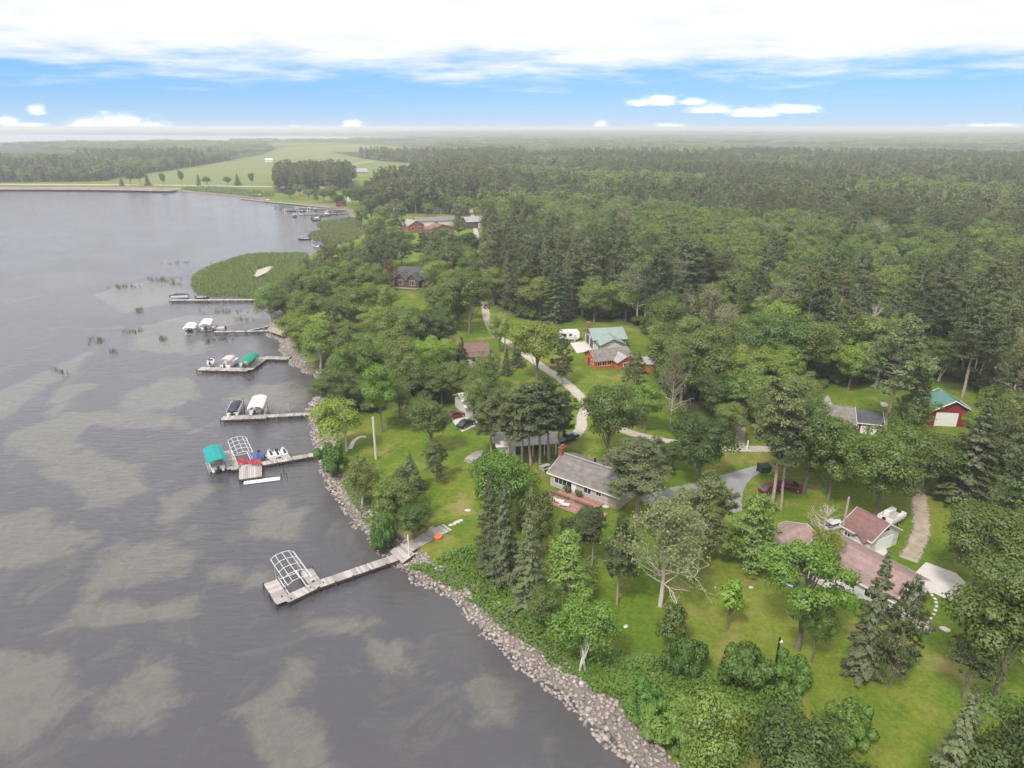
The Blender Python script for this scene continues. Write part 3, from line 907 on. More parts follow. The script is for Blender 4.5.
KIND = {'oak': ('oak_tree', 'tree'), 'sparse': ('oak_tree', 'tree'), 'birch': ('birch_tree', 'tree'), 'young': ('young_tree', 'tree'), 'pine': ('pine_tree', 'pine tree'),
        'spruce': ('spruce_tree', 'spruce tree'), 'lpine': ('young_pine_tree', 'pine tree'), 'wpine': ('white_pine_tree', 'pine tree'), 'dead': ('dying_tree', 'tree'),
        'barebranch': ('bare_tree', 'tree'), 'rust': ('rusty_tree', 'tree'), 'bush': ('bush', 'bush')}
TINT = {'d': (0.80, 0.84, 0.78), 'n': (1, 1, 1), 'b': (1.4, 1.38, 1.0), 'y': (1.3, 1.2, 1.1), 'g': (1.02, 1.08, 1.15), 'v': (1.12, 1.38, 0.8)}
TREES = []
TRNG = random.Random(5)


def plant(kind, loc, h, w, label, tint='n', group=None, lean=0.0):
    pr = PROTO[kind]
    tm, cm, H0, W0 = pr[TRNG.randrange(len(pr))]
    nm, cat = KIND[kind]
    if kind == 'dead' and 'leafless' in label: nm = 'bare_tree'
    r = thing(nm, label, cat, loc, TRNG.uniform(0, 2 * PI), group)
    r.scale = (w / W0, w / W0, h / H0)
    r.rotation_euler = (TRNG.gauss(0, 0.012) + lean, TRNG.gauss(0, 0.012), r.rotation_euler[2])
    inst('stems' if kind == 'bush' else 'trunk', tm, r)
    if cm:
        c = inst('foliage' if kind == 'bush' else 'crown', cm, r)
        v = TRNG.uniform(0.85, 1.15)
        t = TINT[tint]
        c.color = (t[0] * v * TRNG.uniform(0.93, 1.07), t[1] * v, t[2] * v, 1)
    TREES.append((loc[0], loc[1], w / 2))
    return r


def tree_px(kind, bx, by, ty, wpx, label, tint='n', group=None, lean=0.0):
    p = at(bx, by)
    p.z = gz(p.x, p.y) - 0.05
    h = top_height(p, ty)
    plant(kind, p, h, wpx / scale_at(p), label, tint, group, lean)


def stuff_mesh(name, v, f, m, label=None, nrm=None):
    o = bpy.data.objects.new(name, npmesh(name, v, [f], m, smooth=nrm is not None, nrm=nrm))
    COL.objects.link(o)
    return tag(o, label, kind='stuff')


def scatter_in(poly, n, rng):
    lo, hi = poly.min(0), poly.max(0)
    p = rng.uniform(lo, hi, (int(n * 3), 2))
    return p[inside(p, poly)][:n]


def brush_mass(name, polys, n, hgt, m, seed, leaf=0.34):
    rng = np.random.default_rng(seed)
    P = np.vstack([scatter_in(q, k, rng) for q, k in zip(polys, n)])
    hz = (np.sin(P[:, 0] * 0.9 + 2 * np.sin(P[:, 1] * 0.55)) + np.sin(P[:, 1] * 1.25 + P[:, 0] * 0.4)) * 0.25 + 0.55
    z = ground_z(P) + np.clip(hz, 0.1, 1.2) * hgt * rng.uniform(0.3, 1, len(P)) ** 0.6
    c = np.column_stack([P, z])
    nr = unit(rng.normal(size=(len(P), 3)) * 0.6 + [0, 0, 1])
    v, f = leaf_cards(c, nr, leaf * rng.uniform(0.6, 1.4, len(P)), 0.65, rng)
    sn = unit(nr * .5 + rng.normal(size=nr.shape) * .25 + [0, 0, .8])
    return stuff_mesh(name, v, f, m, nrm=np.repeat(sn, 4, 0))


def reeds(name, P, hgt, m, rng, blades=5, spread=0.28, wid=0.13):
    P = np.repeat(P, blades, 0)
    n = len(P)
    P = P + rng.normal(size=(n, 2)) * spread
    z0 = np.maximum(ground_z(P), -0.4)
    h = hgt * rng.uniform(0.6, 1.15, n)
    az = rng.uniform(0, 6.28, n); t = np.column_stack([np.cos(az), np.sin(az), 0 * az]) * wid / 2
    ln = rng.normal(size=(n, 2)) * 0.22
    b = np.column_stack([P, z0]); top = np.column_stack([P + ln * h[:, None] * 0.6, z0 + h])
    v = np.stack([b - t, b + t, top + t * 0.35, top - t * 0.35], 1).reshape(-1, 3)
    sn = unit(np.column_stack([rng.normal(size=(n, 2)) * .45 - [0, .35], np.ones(n)]))
    return stuff_mesh(name, v, np.arange(4 * n).reshape(n, 4), m, nrm=np.repeat(sn, 4, 0))


def build_reeds():
    rng = np.random.default_rng(3)
    p1 = scatter_in(REED1, 8500, rng); p1 = p1[sdist(p1, SANDPATCH) < 1.5]
    reeds('reed_bed', p1, 1.5, MT['reed'], rng, 9, 0.34, 0.11)
    reeds('reed_bed', scatter_in(REED2, 4500, rng), 2.0, MT['reed'], rng, 8, 0.5, 0.18)
    reeds('reed_bed', scatter_in(REED3, 3000, rng), 1.9, MT['reed'], rng, 4, 0.8, 0.5)
    cl = []
    for x, y, n, sx, sy in [(125, 287, 26, 14, 1.2), (160, 280, 50, 16, 2.0), (176, 284, 14, 5, 1.5), (140, 311, 16, 4, 1.6), (97, 341, 22, 9, 2.6), (133, 332, 14, 8, 1.0), (163, 339, 12, 3, 1.6), (222, 340, 16, 7, 1.6),
                            (208, 342, 8, 2, 1.2), (225, 312, 20, 18, 1.0), (243, 320, 12, 12, 1.2), (60, 372, 8, 6, 2), (112, 352, 8, 4, 1), (276, 253.5, 26, 12, 0.6), (318, 251, 10, 5, 0.6), (180, 263, 14, 20, 2)]:
        for _ in range(n):
            q = at(x + rng.normal() * sx * 0.6, y + rng.normal() * sy * 0.6, 0)
            cl.append((q.x, q.y))
    reeds('sparse_reeds', np.array(cl), 1.5, MT['reeddry'], rng, 7, 0.32, 0.10)


def rock_variants():
    vs = []
    for s in range(6):
        rng = np.random.default_rng(200 + s)
        import bmesh
        bm = bmesh.new(); bmesh.ops.create_icosphere(bm, subdivisions=1, radius=0.5)
        v = np.array([x.co for x in bm.verts]); f = np.array([[x.index for x in q.verts] for q in bm.faces]); bm.free()
        v = v * rng.uniform(0.72, 1.15, (len(v), 1)) * np.array([1.15, 0.9, 0.72])
        vs.append((v, f))
    return vs


def build_rocks():
    rng = np.random.default_rng(9)
    var = rock_variants()
    # band along the shore from below the frame up to the fourth dock
    i0 = 0
    pts = []
    lo, hi = np.array([-95, 20]), np.array([70, 300])
    P = rng.uniform(lo, hi, (420000, 2))
    s = land_sd(P)
    w = np.where(P[:, 1] < 105, 3.3, np.where(P[:, 1] < 150, 2.7, 2.2))
    k = (s > -0.9) & (s < w)
    P, s = P[k], s[k]
    keep = []
    grid = {}
    for i, (x, y) in enumerate(P):           # dart throwing
        c = (int(x / 0.33), int(y / 0.33))
        if any((c[0] + a, c[1] + b) in grid for a in (0,) for b in (0,)): continue
        grid[c] = 1
        keep.append(i)
    P = P[keep]
    z = ground_z(P)
    size = rng.uniform(0.30, 0.66, len(P)) * np.where(rng.random(len(P)) < 0.08, 1.5, 1)
    rot = rng.uniform(0, 6.28, len(P))
    # on-screen size decides which stones stand alone
    pr = np.array([(512 + FPX * x / (y * CP + H * SP), 384 + FPX * ((H - 1) * CP - y * SP) / (y * CP + (H - 1) * SP)) for x, y in P])
    vis = (pr[:, 0] > 0) & (pr[:, 0] < 1024) & (pr[:, 1] < 755)
    order = np.argsort(np.where(vis, -size / np.hypot(P[:, 0], P[:, 1]), 1))
    solo = set(order[:290].tolist())
    mes = [npmesh('boulder', v, [f], MT['rock']) for v, f in var]
    V, F, n = [], [], 0
    for i in range(len(P)):
        x, y = P[i]; k = i % 6
        if i in solo:
            o = inst('boulder', mes[k], None, (x, y, z[i] + 0.10 * size[i]), rot[i], size[i])
            tag(o, 'rough field boulder in the stone bank along the lake edge', 'boulder', 'boulders of the stone bank')
        else:
            v, f = var[k]
            c, sn = math.cos(rot[i]), math.sin(rot[i])
            vv = v * size[i]
            V.append(np.column_stack([vv[:, 0] * c - vv[:, 1] * sn + x, vv[:, 0] * sn + vv[:, 1] * c + y, vv[:, 2] + z[i] + 0.10 * size[i]]))
            F.append(f + n); n += len(v)
    # stones of the far causeway bank
    cw = P2([(0, 188.8), (200, 190.5)], 0)
    for i in range(900):
        t = rng.uniform(-0.6, 1)
        q = cw[0] + (cw[1] - cw[0]) * t + rng.normal(size=2) * [1, 2.2]
        v, f = var[i % 6]
        V.append(v * rng.uniform(0.9, 2.0) + [q[0], q[1], float(rng.uniform(0.1, 1.2))]); F.append(f + n); n += len(v)
    stuff_mesh('stone_bank', np.vstack(V), np.vstack(F), MT['rock'])


# ------------------------------------------------------------------ the forest: nearest trees one by one, the rest as one mass
def build_forest():
    rng = np.random.default_rng(21)
    prot = bpy.data.collections.new('forest_kinds')
    names = []

    def join(tm, cm, name, bark, leafm, thin=1.0, big=1.0):
        n1 = len(tm.vertices); v1 = np.empty(n1 * 3, np.float32); tm.vertices.foreach_get('co', v1)
        f1 = np.empty(len(tm.loops), np.int32); tm.loops.foreach_get('vertex_index', f1)
        n2 = len(cm.vertices); v2 = np.empty(n2 * 3, np.float32); cm.vertices.foreach_get('co', v2)
        q = v2.reshape(-1, 4, 3)
        nn = np.zeros(n2 * 3, np.float32)
        if 'custom_normal' in cm.attributes: cm.attributes['custom_normal'].data.foreach_get('vector', nn)
        else: nn = np.tile(np.float32([0, 0, 1]), n2)
        nn = nn.reshape(-1, 4, 3)
        if thin < 1:
            sel = rng.random(len(q)) < thin
            q, nn = q[sel], nn[sel]
            c = q.mean(1, keepdims=True); q = c + (q - c) * big
        me = npmesh(name, np.vstack([v1.reshape(-1, 3), q.reshape(-1, 3)]), [f1.reshape(-1, 4), np.arange(len(q) * 4).reshape(-1, 4) + n1], [MT[bark], MT[leafm]],
                    np.concatenate([np.zeros(len(f1) // 4, np.int32), np.ones(len(q), np.int32)]), smooth=True)
        tn = np.zeros(n1 * 3, np.float32); tm.vertices.foreach_get('normal', tn)
        a_ = me.attributes.new('custom_normal', 'FLOAT_VECTOR', 'POINT'); a_.data.foreach_set('vector', np.concatenate([tn, nn.ravel()]).astype(np.float32))
        o = bpy.data.objects.new(name, me); prot.objects.link(o); return o
    # order matters: the index picks the kind
    order = [('oak', i) for i in range(5)] + [('birch', 0), ('sparse', 0), ('pine', 0), ('pine', 1), ('pine', 2), ('pine', 3), ('wpine', 0), ('wpine', 1), ('spruce', 0), ('spruce', 1), ('dead', 0), ('dead', 1)]
    dims = []
    bark = {'oak': 'bark', 'birch': 'bark_white', 'sparse': 'bark', 'pine': 'bark_pine', 'wpine': 'bark', 'spruce': 'bark', 'dead': 'bark_dead'}
    for j, (k, i) in enumerate(order):
        tm, cm, h0, w0 = PROTO[k][i]
        join(tm, cm, 'a%02d_near_%s' % (j, k), bark[k], {'oak': 'leaf', 'birch': 'leaf', 'sparse': 'leaf', 'dead': 'leafdead'}.get(k, 'needle'), 0.55 if k != 'dead' else 0.3, 1.25)
        dims.append((h0, w0))
    for j, (k, i) in enumerate(order):
        tm, cm, h0, w0 = PROTO[k][i]
        join(tm, cm, 'b%02d_far_%s' % (j, k), bark[k], {'oak': 'leaf', 'birch': 'leaf', 'sparse': 'leaf', 'dead': 'leafdead'}.get(k, 'needle'), 0.09, 3.0)
        dims.append((h0, w0))
    # far canopy pieces: a patch of many small crowns
    for j in range(3):
        r2 = np.random.default_rng(300 + j)
        c = np.column_stack([r2.uniform(-20, 20, (60, 2)), r2.uniform(7, 14, 60)])
        n = 1500; pk = r2.integers(0, 60, n); d = unit(r2.normal(size=(n, 3)) + [0, 0, 0.4])
        v, f = leaf_cards(c[pk] + d * [3.4, 3.4, 4.6] * r2.uniform(0.8, 1, (n, 1)), unit(d + r2.normal(size=(n, 3)) * 0.3 + [0, 0, 0.3]), r2.uniform(1.6, 3.0, n), 0.8, r2)
        fl = np.array([[-20, -20, 3], [20, -20, 3], [20, 20, 3], [-20, 20, 3]], float)
        me = npmesh('c%02d_canopy' % j, np.vstack([v, fl]), [np.vstack([f, [[n * 4, n * 4 + 1, n * 4 + 2, n * 4 + 3]]])], MT['leaf' if j < 2 else 'needle'])
        prot.objects.link(bpy.data.objects.new('c%02d_canopy' % j, me)); dims.append((16, 40))
    NK = len(order)
    for j in range(3):
        join(PROTO['bush'][j][0], PROTO['bush'][j][1], 'd%02d_bush' % j, 'bark', 'leaf', .35, 1.5); dims.append((2.6, 3.6))

    def jgrid(poly, sp, dmin, dmax, amax=46):
        lo, hi = np.maximum(poly.min(0), [-9000, 60]), np.minimum(poly.max(0), [14000, 16000])
        gx, gy = np.meshgrid(np.arange(lo[0], hi[0], sp), np.arange(lo[1], hi[1], sp))
        p = np.column_stack([gx.ravel(), gy.ravel()])
        d = np.hypot(p[:, 0], p[:, 1])
        p = p[(d > dmin - sp) & (d < dmax + sp) & (np.abs(np.degrees(np.arctan2(p[:, 0], p[:, 1]))) < amax)]
        p = p + rng.uniform(-0.48, 0.48, p.shape) * sp
        d = np.hypot(p[:, 0], p[:, 1])
        return p[(d > dmin) & (d < dmax) & inside(p, poly)]

    def clear(p, marg=1.5):
        k = np.ones(len(p), bool)
        for c in CLEAR:
            k &= sdist(p, c) < -marg * 0
        return p[k]
    hero = np.array(TREES)
    tall, mass = [], []
    for poly, sp, kindmix in ((WOOD_NEAR, 6.3, 'mix'), (WOOD_SHORE, 7.5, 'shore'), (WOOD_LEFT, 8.0, 'mix'), (WOOD_PINE, 6.0, 'pine'), (WOOD_MID, 9.5, 'mix'), (WOOD_SIDE, 7.0, 'mix')):
        p = clear(jgrid(poly, sp, 60, 1500))
        dh = np.full(len(p), 1e9)
        for hx, hy, hr in hero:
            dh = np.minimum(dh, np.hypot(p[:, 0] - hx, p[:, 1] - hy) - hr * 0.75)
        p = p[dh > 2.2]
        zone = np.sin(p[:, 0] / 43 + 1.1 * np.sin(p[:, 1] / 61)) + np.sin(p[:, 1] / 52 + p[:, 0] / 97)
        nz = zone + rng.normal(size=len(p)) * 0.65
        for (x, y), q in zip(p, nz):
            d = math.hypot(x, y)
            if kindmix == 'shore': k = rng.choice([0, 1, 2, 3, 4, 5, 11])
            elif kindmix == 'pine': k = rng.choice([7, 8, 9, 10, 11, 12])
            elif q > -0.25: k = rng.choice([0, 1, 2, 3, 4, 0, 2, 5, 6])
            elif q > -0.75: k = rng.choice([0, 3, 6, 7, 8, 9, 11, 12, 13])
            else: k = rng.choice([7, 8, 9, 10, 7, 8, 11, 12, 13])
            if kindmix == 'mix' and rng.random() < 0.04: k = rng.choice([15, 16])
            hh = {15: 15, 16: 15, 0: 15, 1: 15, 2: 16, 3: 14, 4: 15, 5: 13, 6: 16}.get(int(k), 20.5)
            if d < 320 and x > -20: hh *= 1.0
            pxx = 512 + FPX * x / (y * CP + H * SP)
            if kindmix == 'shore': hh *= 0.85 if pxx > 372 or d < 260 else 0.55
            hh *= rng.uniform(0.62, 1.2)
            tall.append((x, y, d, int(k), hh, kindmix))
    tall.sort(key=lambda t: t[2])
    solo = 0
    LB = {'oak': 'rounded leafy tree', 'birch': 'pale stemmed birch', 'sparse': 'thin crowned leafy tree', 'pine': 'tall bare trunked red pine', 'wpine': 'dark bushy white pine', 'spruce': 'narrow dark spruce', 'dead': 'pale half bare tree'}
    inst_rows = []
    nsolo = 300 - len([1 for t in TREES]) + NBUSH
    for x, y, d, k, hh, km in tall:
        kd = order[k][0]
        h0, w0 = dims[k]
        px = 512 + FPX * x / (y * CP + H * SP)
        if solo < nsolo and -20 < px < 1034 and d < 420:
            solo += 1
            where = {'mix': 'in the forest behind the houses', 'shore': 'in the wood between the reed bed and the lake houses', 'pine': 'in the far pine stand', }.get(km, 'in the far wood')
            plant(kd, Vector((x, y, LAND - 0.05)), hh, w0 * hh / h0 * (1.12 if kd == 'oak' else 1.0), LB[kd] + ' ' + where, TRNG.choice('nnnnbgdy') if kd in ('oak', 'sparse') else TRNG.choice('nngd'),
                  {'oak': 'leafy trees', 'birch': 'birches', 'sparse': 'thin leafy trees', 'pine': 'red pines', 'wpine': 'white pines', 'spruce': 'spruces', 'dead': 'half bare trees'}[kd] + ' ' + where)
            continue
        inst_rows.append((x, y, LAND - 0.05, k if d < 460 else k + NK, hh / h0 * rng.uniform(0.95, 1.05) * (1.0), hh / h0, rng.uniform(0, 6.28)))
    # beyond: canopy patches out to the horizon
    big = np.array([[-9000, 1350], [14000, 1350], [14000, 16000], [-9000, 16000]], float)
    for sp, d0, d1, sxy in ((36, 1400, 2600, 1.0), (70, 2600, 5200, 2.0), (150, 5200, 15000, 4.2)):
        p = jgrid(big, sp, d0, d1)
        px = 512 + FPX * p[:, 0] / (p[:, 1] * CP + H * SP)
        den = np.sin(p[:, 0] / 210 + 1.3 * np.sin(p[:, 1] / 300)) + np.sin(p[:, 1] / 240 + p[:, 0] / 520) + 0.7 * np.sin(p[:, 0] / 900 + p[:, 1] / 700)
        nearforest = inside(p, WOOD_NEAR)
        ok = (sdist(p, FARLAKE) < -60) & (sdist(p, FIELD) < -20) & ((den > -0.75) | nearforest) & ~((px < 440) & (p[:, 1] < 3000) & (den < 0.9))
        for x, y in p[ok]:
            z = gz(x, y) if math.hypot(x, y) > 1700 else LAND
            inst_rows.append((x, y, z - 2.0, 2 * NK + rng.integers(0, 3), sxy * rng.uniform(0.85, 1.1), rng.uniform(0.6, 1.0), rng.uniform(0, 6.28)))
    # understorey along and under the near wood
    for poly, sp in ((WOOD_NEAR, 4.2), (WOOD_SHORE, 4.6)):
        p = clear(jgrid(poly, sp, 60, 430)); p = p[rng.random(len(p)) < np.where(sdist(p, poly) < 14, .9, .3)]
        for x, y in p:
            s = rng.uniform(0.7, 1.7); inst_rows.append((x, y, LAND - .05, 2 * NK + 3 + rng.integers(0, 3), s, s * rng.uniform(.8, 1.3), rng.uniform(0, 6.28)))
    R = np.array(inst_rows)
    me = bpy.data.meshes.new('forest')
    me.vertices.add(len(R)); me.vertices.foreach_set('co', R[:, :3].astype(np.float32).ravel())
    a = me.attributes.new('pick', 'INT', 'POINT'); a.data.foreach_set('value', R[:, 3].astype(np.int32))
    a = me.attributes.new('size', 'FLOAT_VECTOR', 'POINT'); a.data.foreach_set('vector', np.column_stack([R[:, 4], R[:, 4], R[:, 5]]).astype(np.float32).ravel())
    a = me.attributes.new('turn', 'FLOAT_VECTOR', 'POINT'); a.data.foreach_set('vector', np.column_stack([0 * R[:, 6], 0 * R[:, 6], R[:, 6]]).astype(np.float32).ravel())
    o = bpy.data.objects.new('forest', me); COL.objects.link(o); tag(o, kind='stuff')
    ng = bpy.data.node_groups.new('forest_growth', 'GeometryNodeTree')
    ng.interface.new_socket('Geometry', in_out='INPUT', socket_type='NodeSocketGeometry')
    ng.interface.new_socket('Geometry', in_out='OUTPUT', socket_type='NodeSocketGeometry')
    gi, go = ng.nodes.new('NodeGroupInput'), ng.nodes.new('NodeGroupOutput')
    ci = ng.nodes.new('GeometryNodeCollectionInfo'); ci.inputs['Collection'].default_value = prot
    ci.inputs['Separate Children'].default_value = True; ci.inputs['Reset Children'].default_value = True
    ip = ng.nodes.new('GeometryNodeInstanceOnPoints'); ip.inputs['Pick Instance'].default_value = True

    def na(n, t):
        x = ng.nodes.new('GeometryNodeInputNamedAttribute'); x.data_type = t; x.inputs['Name'].default_value = n; return x.outputs['Attribute']
    L = ng.links.new
    e2r = ng.nodes.new('FunctionNodeEulerToRotation')
    L(gi.outputs[0], ip.inputs['Points']); L(ci.outputs[0], ip.inputs['Instance']); L(na('pick', 'INT'), ip.inputs['Instance Index'])
    L(na('turn', 'FLOAT_VECTOR'), e2r.inputs[0]); L(e2r.outputs[0], ip.inputs['Rotation'])
    L(na('size', 'FLOAT_VECTOR'), ip.inputs['Scale']); L(ip.outputs[0], go.inputs[0])
    md = o.modifiers.new('growth', 'NODES'); md.node_group = ng
    print('forest: single', solo, 'mass', len(R), 'hero', len(hero))

